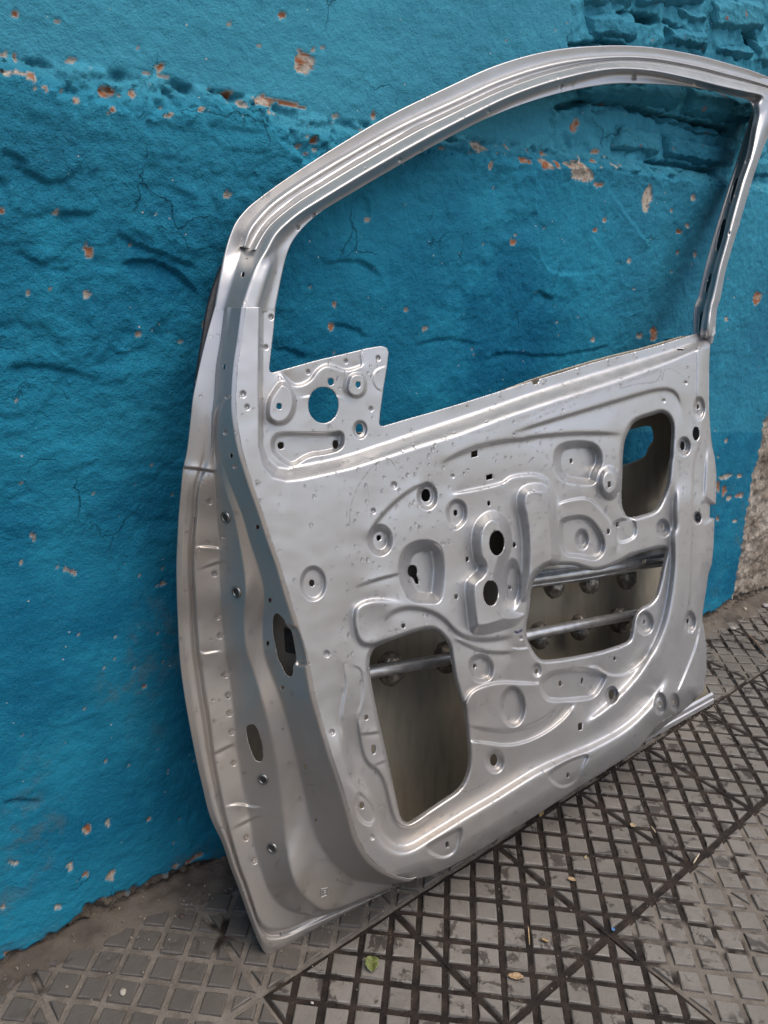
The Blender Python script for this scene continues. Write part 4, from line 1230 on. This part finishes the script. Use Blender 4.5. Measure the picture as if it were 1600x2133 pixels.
# bare render right of the painted part, crumbling foot of the plaster
edge = np.interp(wpy, [200, 851, 887, 932, 991, 1079, 1160, 1237, 1300], [1690, 1600, 1587, 1582, 1567, 1551, 1540, 1527, 1520])
conc = sstep((wpx - edge + 4 * pnoise(wpx / 12, wpy / 12, 61)) / 4.)
foot = .010 + .012 * fbm(ss / .10, ss * 0 + 3.3, 63, 3) + .016 * np.exp(-((ss - .21) / .05) ** 2) + .020 * np.exp(-((ss - .12) / .06) ** 2) + .018 * (ss > 1.4)
ft = sstep((foot + .006 * pnoise(ss / .012, zz / .012, 64) - zz) / .004)
conc = np.maximum(conc, ft)
d -= .007 * ft + conc * (1 - ft) * (.003 - .005 * fbm(ss / .03, zz / .03, 65, 4))
d += ft * .010 * fbm(ss / .02, zz / .012, 66, 4)
# scraped, stained areas of the paint
stain = np.clip(.0 + sstep((fbm(ss / .16, zz / .22, 77, 4) - .28) / .35) * sstep((wpy - 930) / 200.), 0, 1)
Vw = (Xw + d[..., None] * WN).reshape(-1, 3)
iw = np.arange(ss.size).reshape(ss.shape)
Fw = np.stack([iw[:-1, :-1], iw[:-1, 1:], iw[1:, 1:], iw[1:, :-1]], -1).reshape(-1, 4)
# plain continuation of the same wall on both sides and above
s0, s1, z1 = ss.min(), ss.max(), zz.max()
ext = []
for a, b, c0, c1 in ((-7, s0, -.05, 3.9), (s1, 9, -.05, 3.9), (s0, s1, z1, 3.9)):
    ext.append([(a, c0), (b, c0), (b, c1), (a, c1)])
EV = np.array([WA + WS * s_ + np.array([0, 0, z_]) - WN * .022 for e in ext for s_, z_ in e])
top = np.array([WA + WS * s_ + np.array([0, 0, z_]) - WN * o_ for s_, z_, o_ in ((-7, 3.9, .022), (9, 3.9, .022), (9, 3.9, .30), (-7, 3.9, .30), (9, -.05, .30), (-7, -.05, .30))])
n0 = len(Vw)
FE_ = np.array([[0, 1, 2, 3], [4, 5, 6, 7], [8, 9, 10, 11], [12, 13, 14, 15], [15, 14, 16, 17]]) + n0
na = len(EV) + len(top)


def mat_wall():
    k = NB('blue_wall_paint')
    pos = k.pos()
    nA = k.noise(2.2, 5, .6); nB = k.noise(14, 6, .62); nC = k.noise(150, 5, .66); nD = k.noise(520, 3, .6)
    sep = k.n('ShaderNodeSeparateXYZ'); k.l(pos, sep.inputs[0])
    up = k.attr('upper')
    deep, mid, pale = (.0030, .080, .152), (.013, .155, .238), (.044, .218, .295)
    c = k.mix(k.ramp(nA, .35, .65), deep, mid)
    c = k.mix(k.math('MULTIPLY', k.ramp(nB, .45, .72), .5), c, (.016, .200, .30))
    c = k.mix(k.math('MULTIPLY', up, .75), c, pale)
    c = k.mix(k.math('MULTIPLY', k.ramp(nD, .52, .72), .22), c, (.07, .22, .29))
    ve = k.n('ShaderNodeTexVoronoi', feature='DISTANCE_TO_EDGE'); ve.inputs['Scale'].default_value = 11
    wv = k.n('ShaderNodeVectorMath', operation='MULTIPLY_ADD')
    nz = k.n('ShaderNodeTexNoise'); nz.inputs['Scale'].default_value = 24; nz.inputs['Detail'].default_value = 5; k.l(pos, nz.inputs['Vector'])
    k.l(nz.outputs['Color'], wv.inputs[0]); wv.inputs[1].default_value = (.07, .07, .07); k.l(pos, wv.inputs[2]); k.l(wv.outputs[0], ve.inputs['Vector'])
    crack = k.math('MULTIPLY', k.ramp(ve.outputs['Distance'], .014, .004), k.ramp(k.noise(5, 4, .6), .53, .62))
    c = k.mix(k.math('MULTIPLY', crack, .55), c, (.004, .035, .062))
    fleck = k.math('MULTIPLY', k.ramp(k.noise(95, 5, .72, dist=.8), .66, .72), k.ramp(k.noise(7, 3), .48, .6))
    c = k.mix(k.math('MULTIPLY', fleck, .45), c, (.16, .36, .42))
    st = k.attr('stain')
    c = k.mix(k.math('MULTIPLY', k.math('MULTIPLY', st, k.ramp(k.noise(38, 6, .7), .45, .62)), .5), c, (.055, .105, .125))
    # pale dust specks
    vor = k.n('ShaderNodeTexVoronoi'); vor.inputs['Scale'].default_value = 75
    k.l(pos, vor.inputs['Vector'])
    sp = k.math('MULTIPLY', k.ramp(vor.outputs['Distance'], .10, .06), k.ramp(k.noise(20, 3), .56, .6))
    c = k.mix(k.math('MULTIPLY', sp, .7), c, (.40, .38, .33))
    tone_ = k.attr('tone')
    chipc = k.mix(k.ramp(tone_, .45, .8), k.mix(k.ramp(nC, .35, .65), (.25, .215, .175), (.37, .335, .285)), (.24, .095, .045))
    c = k.mix(k.attr('chip'), c, chipc)
    cc = k.mix(k.ramp(nB, .35, .65), (.17, .14, .11), (.34, .30, .255))
    cc = k.mix(k.math('MULTIPLY', k.ramp(nC, .5, .75), .6), cc, (.07, .055, .04))
    c = k.mix(k.attr('conc'), c, cc)
    c = k.mix(k.math('MULTIPLY', k.attr('soil'), k.ramp(nB, .3, .6, .45, .95)), c, (.055, .043, .032))
    h = k.math('ADD', k.math('MULTIPLY', nC, 1.0), k.math('MULTIPLY', nD, .5))
    rg = k.attr('rough')
    h = k.math('SUBTRACT', h, k.math('MULTIPLY', crack, .6))
    bmp = k.bump(k.math('MULTIPLY', h, rg), 1.0, .0034)
    bmp = k.bump(k.math('MULTIPLY', k.noise(60, 6, .68), rg), .8, .006, bmp)
    return k.out(c, k.ramp(nC, .3, .7, .6, .8), 0.0, bmp, .06)


M_WALL = mat_wall()
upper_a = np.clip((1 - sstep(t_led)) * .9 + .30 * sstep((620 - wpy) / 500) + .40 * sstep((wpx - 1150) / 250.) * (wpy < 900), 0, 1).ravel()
z_ = np.zeros(na)
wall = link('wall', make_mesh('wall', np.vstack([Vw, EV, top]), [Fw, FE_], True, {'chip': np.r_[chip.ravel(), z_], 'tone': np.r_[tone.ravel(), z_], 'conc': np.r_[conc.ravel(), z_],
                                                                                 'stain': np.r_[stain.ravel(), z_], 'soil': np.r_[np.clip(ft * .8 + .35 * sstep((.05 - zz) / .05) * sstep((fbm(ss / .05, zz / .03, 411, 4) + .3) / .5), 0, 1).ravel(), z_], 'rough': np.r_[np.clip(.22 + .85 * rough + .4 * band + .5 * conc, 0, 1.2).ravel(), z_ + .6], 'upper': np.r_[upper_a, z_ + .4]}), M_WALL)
tag(wall, 'rough plastered wall painted blue with chipped ledge and bare brickwork at upper right', 'wall')

# bricks laid bare in the upper right corner
BR = [((370, 78), (700, 72), (738, 290), (368, 285)), ((905, 155), (1190, 190), (1190, 355), (905, 305)), ((985, 40), (1180, 55), (1185, 185), (1000, 150)), ((1200, -20), (1555, -20), (1555, 235), (1212, 205)),
      ((1236, 265), (1490, 300), (1490, 425), (1240, 370)), ((720, -80), (1180, -80), (1180, 45), (725, 62)), ((370, -100), (700, -90), (700, 55), (370, 62)), ((1500, 250), (1720, 270), (1720, 480), (1505, 440)),
      ((305, 560), (1018, 550), (985, 750), (330, 675)), ((1042, 560), (1520, 640), (1450, 858), (1018, 775)), ((330, 715), (640, 690), (655, 775), (330, 780)), ((560, 800), (868, 850), (862, 1070), (540, 1005)),
      ((885, 868), (1385, 985), (1345, 1135), (885, 1065)), ((860, 760), (1010, 800), (1000, 850), (870, 835)), ((1020, 810), (1270, 862), (1285, 925), (1000, 870)), ((1335, 885), (1450, 905), (1430, 970), (1340, 945)), ((1480, 1030), (1700, 1060), (1700, 1215), (1460, 1190)), ((740, 160), (890, 150), (890, 300), (760, 300))]
BP = [.012, .013, .010, .014, .013, .012, .010, .012, .020, .019, .010, .014, .014, .008, .011, .008, .012, -.004]
for bi, (qd, pr) in enumerate(zip(BR, BP)):
    c4 = np.array([wall_pt(*p, -.029) for p in P('K', *qd)])
    nu, nv_ = 56, 30
    u_, v_ = np.meshgrid(np.linspace(0, 1, nu), np.linspace(0, 1, nv_))
    S_ = ((1 - u_) * (1 - v_))[..., None] * c4[0] + (u_ * (1 - v_))[..., None] * c4[1] + (u_ * v_)[..., None] * c4[2] + ((1 - u_) * v_)[..., None] * c4[3]
    lx = np.linalg.norm(c4[1] - c4[0]); ly = np.linalg.norm(c4[3] - c4[0])
    ed = np.minimum(np.minimum(u_, 1 - u_) * lx, np.minimum(v_, 1 - v_) * ly)
    A_u, A_v = u_ * lx, v_ * ly
    rim_n = .0028 * pnoise(A_u / .02 + bi * 7, A_v / .02, 300 + bi)
    prof = np.clip((ed + rim_n) / .012, 0, 1) ** .6
    hgt = (pr * .8 + .012) * prof - .012 + prof * (.0018 * fbm(A_u / .04 + bi * 3, A_v / .03, 310 + bi, 4) + .0010 * fbm(A_u / .009, A_v / .008, 320 + bi, 3))
    jx = .003 * pnoise(A_u / .03 + bi, A_v / .03, 330 + bi); jz = .004 * pnoise(A_u / .035 + bi, A_v / .03, 340 + bi)
    S_ = S_ + hgt[..., None] * WN + jx[..., None] * WS + jz[..., None] * np.array([0, 0, 1.])
    ii = np.arange(nu * nv_).reshape(nv_, nu)
    Fb = np.stack([ii[:-1, :-1], ii[1:, :-1], ii[1:, 1:], ii[:-1, 1:]], -1).reshape(-1, 4)
    nvv = nu * nv_
    chp = sstep((fbm(A_u / .03 + bi, A_v / .02, 350 + bi, 3) - .85) / .1) * .8
    link('brick', make_mesh('brick', S_.reshape(-1, 3), Fb, True, {'chip': chp.ravel(), 'tone': np.full(nvv, .8), 'conc': np.zeros(nvv), 'stain': np.zeros(nvv), 'soil': np.zeros(nvv), 'rough': np.ones(nvv), 'upper': np.full(nvv, .75 + .35 * ((bi * 5) % 4) / 3)}), M_WALL, wall)

# ------------------------------------------------------------------ pavement of grooved tiles
def mat_tile(groove):
    k = NB('tile_groove' if groove else 'tile_top')
    nA = k.noise(5, 5, .6); nB = k.noise(38, 5, .65); nC = k.noise(300, 4, .6); nF = k.noise(11, 3, .6)
    wet = k.attr('wet', 'OBJECT')
    sep = k.n('ShaderNodeSeparateXYZ'); k.l(k.pos(), sep.inputs[0])
    seam = k.math('MULTIPLY', k.ramp(k.math('ABSOLUTE', sep.outputs[1]), .0085, .0065), k.ramp(sep.outputs[0], -.43, -.40))
    wet = k.math('MAXIMUM', wet, seam)
    if groove:
        dusty = k.mix(k.ramp(nB, .3, .7), (.082, .071, .060), (.135, .120, .103))
        mud = k.mix(k.ramp(nB, .35, .75), (.008, .006, .005), (.030, .021, .016))
        f = k.ramp(k.math('ADD', wet, k.math('MULTIPLY', k.math('SUBTRACT', nF, .5), 2.0)), .32, .50)
        c = k.mix(f, dusty, mud)
        vor = k.n('ShaderNodeTexVoronoi'); vor.inputs['Scale'].default_value = 260; k.l(k.pos(), vor.inputs['Vector'])
        sp = k.math('MULTIPLY', k.ramp(vor.outputs['Distance'], .2, .1), k.ramp(nB, .55, .65))
        c = k.mix(k.math('MULTIPLY', sp, .6), c, (.25, .21, .16))
        return k.out(c, k.ramp(f, 0, 1, .9, .7), 0, k.bump(k.math('ADD', nC, nB), .8, .0018), .18)
    base = k.mix(k.ramp(nA, .35, .65), (.090, .081, .070), (.138, .125, .109))
    base = k.mix(k.math('MULTIPLY', k.ramp(nB, .45, .7), .5), base, (.066, .055, .045))
    blot = k.math('MULTIPLY', k.ramp(k.noise(26, 5, .7, dist=.6), .545, .60), k.ramp(k.math('ADD', nF, k.math('MULTIPLY', wet, .35)), .48, .66))
    base = k.mix(k.math('MULTIPLY', blot, .9), base, (.018, .013, .010))
    base = k.mix(k.math('MULTIPLY', k.ramp(nC, .62, .75), .5), base, (.17, .155, .135))
    base = k.mix(k.math('MULTIPLY', k.attr('tint', 'OBJECT'), .75), base, (.042, .036, .031))
    return k.out(base, k.ramp(nB, .3, .7, .45, .7), 0, k.bump(k.math('ADD', nC, k.math('MULTIPLY', nB, 1.5)), .5, .0009))


M_TTOP, M_TGR = mat_tile(False), mat_tile(True)
TS = .2


def clip(poly, n, c):
    out = []
    for i in range(len(poly)):
        a, b = poly[i], poly[(i + 1) % len(poly)]
        da, db = a @ n - c, b @ n - c
        if da <= 0: out.append(a)
        if (da < 0) != (db < 0) and abs(da - db) > 1e-12:
            out.append(a + (b - a) * da / (da - db))
    return out


def inset(poly, t):
    c = np.mean(poly, 0)
    q = poly
    for i in range(len(poly)):
        a, b = poly[i], poly[(i + 1) % len(poly)]
        e = b - a
        L = np.linalg.norm(e)
        if L < 1e-6: continue
        nrm = np.array([e[1], -e[0]]) / L
        if (c - a) @ nrm > 0: nrm = -nrm
        q = clip(q, nrm, a @ nrm - t)
        if len(q) < 3: return []
    return q


def tile_mesh(seed):
    rg = np.random.default_rng(seed)
    V, Ft, Fg = [], [], []
    h = TS / 2
    # floor of the grooves
    nb = 14
    for j in range(nb + 1):
        for i in range(nb + 1):
            V.append((-h + TS * i / nb, -h + TS * j / nb, -.0032 + rg.normal() * .0005))
    for j in range(nb):
        for i in range(nb):
            a = j * (nb + 1) + i
            Fg.append((a, a + 1, a + nb + 2, a + nb + 1))
    rt = math.sqrt(.5)
    cell = .05 * rt
    for ia in range(-5, 5):
        for ib in range(-5, 5):
            # cell corners: a=(x-y)/.05, b=(x+y)/.05, slab centre at a grid crossing
            pts = [np.array([(a + b) * .025, (b - a) * .025]) for a, b in ((ia, ib), (ia + 1, ib), (ia + 1, ib + 1), (ia, ib + 1))]
            for n, c in ((np.array([1., 0]), h - .0006), (np.array([-1., 0]), h - .0006), (np.array([0, 1.]), h - .0006), (np.array([0, -1.]), h - .0006)):
                pts = clip(pts, n, c)
                if len(pts) < 3: break
            if len(pts) < 3: continue
            g = .0034 + rg.normal() * .0004
            p0 = inset(pts, g)
            if len(p0) < 3: continue
            p1 = inset(p0, .0012)
            p2 = inset(p0, .0024)
            if len(p1) != len(p0) or len(p2) != len(p0): continue
            tz = rg.normal() * .0003
            base = len(V); m = len(p0)
            for ring_, z in ((p0, -.0050), (p1, -.0009 + tz), (p2, tz)):
                for p in ring_:
                    V.append((p[0] + rg.normal() * .0004, p[1] + rg.normal() * .0004, z + rg.normal() * .00015))
            for r_ in range(2):
                for i in range(m):
                    a, b = base + r_ * m + i, base + r_ * m + (i + 1) % m
                    Ft.append((a, b, b + m, a + m))
            Ft.append(tuple(base + 2 * m + i for i in range(m)))
    me = bpy.data.meshes.new('tile')
    me.from_pydata(V, [], Fg + Ft)
    me.materials.append(M_TTOP); me.materials.append(M_TGR)
    bm = bmesh.new(); bm.from_mesh(me); bmesh.ops.recalc_face_normals(bm, faces=bm.faces)
    for f in bm.faces:
        f.smooth = False
    bm.to_mesh(me); bm.free()
    mi = np.zeros(len(me.polygons), np.int32); mi[:len(Fg)] = 1
    me.polygons.foreach_set('material_index', mi)
    # all faces of a groove floor look up
    return me


pav = bpy.data.objects.new('pavement', None)
COL.objects.link(pav)
tag(pav, kind='structure')
TM = [tile_mesh(s) for s in range(5)]
for i in range(-6, 12):
    for j in range(-7, 3):
        o = bpy.data.objects.new('tile', TM[(i * 3 + j * 7) % 5])
        COL.objects.link(o)
        o.parent = pav
        o.location = ((i + .5) * TS, (j + .5) * TS, -.0004 * ((i * 5 + j * 3) % 3))
        o.rotation_euler = (random.gauss(0, .0018), random.gauss(0, .0018), random.choice((0, 1, 2, 3)) * math.pi / 2 + random.gauss(0, .002))
        wet = 0.12
        if j == 0 and i >= -2: wet = .95
        elif j == -1 and -2 <= i <= -1: wet = .95
        elif j == -1 and i == 0: wet = .30
        elif j == 1 and i >= 0: wet = .42
        elif j == -1 and i >= 3: wet = .6
        elif j <= -2: wet = .5
        o['wet'] = wet
        o['tint'] = .95 if (j == 1 and i < 0) or i <= -3 else (.25 if j == 1 else .0 + .2 * random.random())
gr = bpy.data.meshes.new('ground')
gr.from_pydata([(-600, -600, -.012), (600, -600, -.012), (600, 600, -.012), (-600, 600, -.012)], [], [(0, 1, 2, 3)])
gk = NB('street_ground')
gm = gk.out(gk.mix(gk.ramp(gk.noise(1.3, 6, .6), .35, .65), (.20, .175, .145), (.29, .26, .22)), .85, 0, gk.bump(gk.noise(90, 4), .5, .003))
g_ = link('ground', gr, gm)
tag(g_, kind='structure')

# dirt and crumbled mortar heaped along the foot of the wall
sx, sy = np.meshgrid(np.arange(-.3, 2.5, .006), np.linspace(-.02, .115, 30))
wid = .026 + .016 * fbm(sx / .12, sx * 0, 401, 3) + .014 * np.exp(-((sx - .25) / .12) ** 2) + .014 * (sx > 1.35)
t_ = np.clip(1 - sy / wid, -1, 1.3)
hz = np.where(t_ > 0, .0065 * np.clip(t_, 0, 1) ** .8, .012 * t_) + np.clip(t_ + .2, 0, 1) * (.0042 * fbm(sx / .022, sy / .022, 402, 5, .6) + .0014 * pnoise(sx / .006, sy / .006, 404)) - .0006
Xd = WA + sx[..., None] * WS + sy[..., None] * WN + hz[..., None] * np.array([0, 0, 1.])
ii = np.arange(sx.size).reshape(sx.shape)
Fd = np.stack([ii[:-1, :-1], ii[1:, :-1], ii[1:, 1:], ii[:-1, 1:]], -1).reshape(-1, 4)
dk = NB('dirt')
dn = dk.noise(40, 6, .65)
dm = dk.out(dk.mix(dk.ramp(dk.noise(9, 4), .4, .65), dk.mix(dk.ramp(dn, .3, .7), (.024, .018, .013), (.062, .049, .038)), (.085, .070, .055)), .9, 0, dk.bump(dk.noise(220, 5, .65), .9, .002))
do = link('dirt_strip', make_mesh('dirt_strip', Xd.reshape(-1, 3), Fd), dm)
tag(do, 'strip of brown dirt and crumbled mortar along the foot of the wall', 'dirt', kind='stuff')

# loose grit: tiny grains in the grooves and along the wall
gv, gf = [], []
base_v = np.array([(1, 0, 0), (-.5, .8, 0), (-.5, -.8, 0), (0, 0, 1.1), (.2, .1, -.8)])
base_f = np.array([(0, 1, 3), (1, 2, 3), (2, 0, 3), (1, 0, 4), (2, 1, 4), (0, 2, 4)])
for q in range(3100):
    if q >= 2600:
        p = HL + U * RNG.uniform(0, 1.02) - HN * RNG.normal(.004, .010) ; p[2] = 0; r_ = RNG.uniform(.0005, .0018); z0 = 0
    elif q < 700:
        s_ = RNG.uniform(-.2, 2.4); p = WA + WS * s_ + WN * abs(RNG.normal(.03, .05)); r_ = RNG.uniform(.0006, .0022); z0 = .004 * max(0, 1 - abs(p[1] - .4) / .08)
    else:
        x_ = RNG.uniform(-.75, 1.6)
        if RNG.random() < .75:                      # lie in grooves
            if RNG.random() < .5:
                k_ = round(RNG.uniform(-30, 50)); b_ = RNG.uniform(-30, 60); X_, Y_ = (k_ + b_) * .025, (b_ - k_) * .025
            else:
                k_ = round(RNG.uniform(-30, 50)); b_ = RNG.uniform(-30, 60); X_, Y_ = (k_ + b_) * .025, (k_ - b_) * .025
            z0 = -.004
        else:
            X_, Y_ = x_, RNG.uniform(-.5, .35); z0 = 0
        if not (-.8 < X_ < 1.7 and -.6 < Y_ < .38): continue
        p = np.array([X_, Y_, 0.]) + RNG.normal(0, .0015, 3) * (1, 1, 0); r_ = RNG.uniform(.0005, .0015)
    a = RNG.uniform(0, 6.28); ca, sa = math.cos(a), math.sin(a)
    v = base_v * r_ * RNG.uniform(.6, 1.4, 3)
    v = np.stack([ca * v[:, 0] - sa * v[:, 1], sa * v[:, 0] + ca * v[:, 1], v[:, 2]], 1) + p + (0, 0, z0 + r_ * .6)
    gf.append(base_f + 5 * len(gv)); gv.append(v)
M_GRIT = simple('grit', (.20, .165, .125), .9, 0, 120, .6)
go = link('grit', make_mesh('grit', np.vstack(gv), np.vstack(gf), False), M_GRIT)
tag(go, 'loose sandy grit scattered over the grooved pavement', 'grit', kind='stuff')


# ------------------------------------------------------------------ litter
def leaf(name, label, px, py, ln, wd, rot, col, curl=.25, seed=0, cat='leaf', group=None):
    c = ground(px, py)
    nu, nv = 15, 9
    u, v = np.meshgrid(np.linspace(0, 1, nu), np.linspace(-1, 1, nv))
    half = wd * np.sin(np.pi * np.clip(u * .94 + .03, 0, 1)) ** .7 * (1 + .3 * pnoise(u * 5 + seed, v * 0 + seed, seed))
    x = (u - .5) * ln; y = v * half
    z = .0016 + curl * (np.abs(y) ** 1.0) * .8 + .10 * ln * (u - .5) ** 2 + .0016 * np.abs(pnoise(u * 4 + seed, v * 2, seed + 1))
    Vv = np.stack([x, y, z], -1).reshape(-1, 3)
    i = np.arange(nu * nv).reshape(nv, nu)
    q = np.stack([i[:-1, :-1], i[:-1, 1:], i[1:, 1:], i[1:, :-1]], -1).reshape(-1, 4)
    m = simple(name + '_mat', col, .55, 0, 180, .35)
    o = link(name, make_mesh(name, Vv, q), m)
    sm = o.modifiers.new('thick', 'SOLIDIFY'); sm.thickness = .0005
    o.location = c; o.rotation_euler = (0, 0, rot)
    tag(o, label, cat, group or ('dry leaf bits scattered on the pavement' if name == 'dry_leaf' else None))
    return o


leaf('leaf', 'yellow green crumpled leaf lying on a grey tile in front of the door', 774, 2011, .021, .0085, .9, (.10, .115, .030), .8, 1)
leaf('dry_leaf', 'tan dry leaf bit at a groove crossing to the right of the door', 1318, 1721, .009, .0042, .2, (.24, .18, .10), .3, 2)
leaf('dry_leaf', 'torn tan leaf bit in a dark groove just below the door', 1190, 1834, .012, .0034, -1.0, (.22, .15, .075), .5, 3)
leaf('dry_leaf', 'torn brown leaf at the bottom edge of the pavement, in front of the door', 1074, 2036, .019, .0048, 2.4, (.20, .13, .065), .3, 4)
leaf('dry_leaf', 'thin curled straw coloured leaf sliver between two dark grooves', 1135, 1961, .010, .0018, 2.1, (.26, .17, .07), .6, 5)
leaf('dry_leaf', 'yellowish leaf tucked under the bottom edge of the door', 1128, 1697, .016, .0026, .3, (.20, .145, .055), .3, 6)
leaf('dry_leaf', 'small pale leaf sliver inside a cell left of the dark diagonal groove', 1220, 1788, .008, .0020, .4, (.20, .16, .08), .3, 8)
leaf('paint_flake', 'small bright blue flake at the crossing of dark diagonal grooves', 1277, 1938, .006, .0024, .7, (.03, .10, .22), .2, 7, 'flake')


def stick(name, label, p, q, r, col):
    a, b = ground(*p), ground(*q)
    a[2] += r * 1.2; b[2] += r * 1.2
    mid = (a + b) / 2 + (0, 0, .001)
    V_, F_ = tube(np.array([a, a * .5 + mid * .5, mid, mid * .5 + b * .5, b]), [r * .5, r, r, r * .9, r * .4], 7)
    o = link(name, make_mesh(name, V_ - a, F_), simple(name + '_mat', col, .7, 0, 200, .3))
    o.location = a
    tag(o, label, 'twig' if name == 'twig' else 'straw', None if name == 'twig' else 'straws lying on the pavement')


stick('straw', 'pale straw lying in the dark diagonal groove right of the door', (1444, 1800), (1457, 1780), .0012, (.34, .29, .21))
stick('straw', 'thin pale straw across a groove beside the tan leaf bit', (1356, 1722), (1366, 1736), .0008, (.46, .38, .26))
stick('twig', 'long thin brown twig on the far tiles at the right edge', (1558, 1322), (1594, 1362), .0018, (.16, .10, .06))
stick('straw', 'tiny straw sliver at the foot of the blue wall', (345, 1849), (361, 1846), .0010, (.40, .34, .24))
stick('straw', 'brown grass stem standing out in a dark groove below the door', (1100, 1930), (1103, 1970), .0007, (.35, .24, .12))


def pebble(label, px, py, r, col, seed, name='pebble'):
    c = ground(px, py)
    bm = bmesh.new()
    bmesh.ops.create_icosphere(bm, subdivisions=3, radius=1)
    for v in bm.verts:
        n = 1 + .22 * float(pnoise(np.array([v.co.x * 1.7 + seed]), np.array([v.co.y * 1.7 + v.co.z * 1.3]), seed)[0])
        v.co = Vector((v.co.x * r * 1.35 * n, v.co.y * r * n, v.co.z * r * .6 * n))
    for f in bm.faces: f.smooth = True
    me = bpy.data.meshes.new(name); bm.to_mesh(me); bm.free()
    o = link(name, me, simple(name + '_mat', col, .7, 0, 150, .2))
    o.location = c + (0, 0, r * .5); o.rotation_euler = (0, 0, seed * 1.3)
    tag(o, label, 'pebble', 'pebbles and crumbs on the pavement')


pebble('white pebble on a left tile below the blue wall', 256, 2069, .0036, (.27, .25, .21), 1)
pebble('pale grey pebble among the far tiles by the right edge', 1526, 1311, .0065, (.20, .185, .165), 2)
pebble('beige crumb beside the far twig near the wall corner', 1551, 1270, .0055, (.22, .195, .14), 3)
pebble('tiny white chip in the dark groove at the bottom edge, in front of the door', 650, 2090, .0016, (.30, .28, .26), 4)
pebble('flat whitish stone at the far right edge of the pavement', 1594, 1264, .0075, (.24, .23, .22), 5)
pebble('brown clod on the tile in front of the wall base at left', 378, 1910, .0034, (.05, .035, .025), 6)
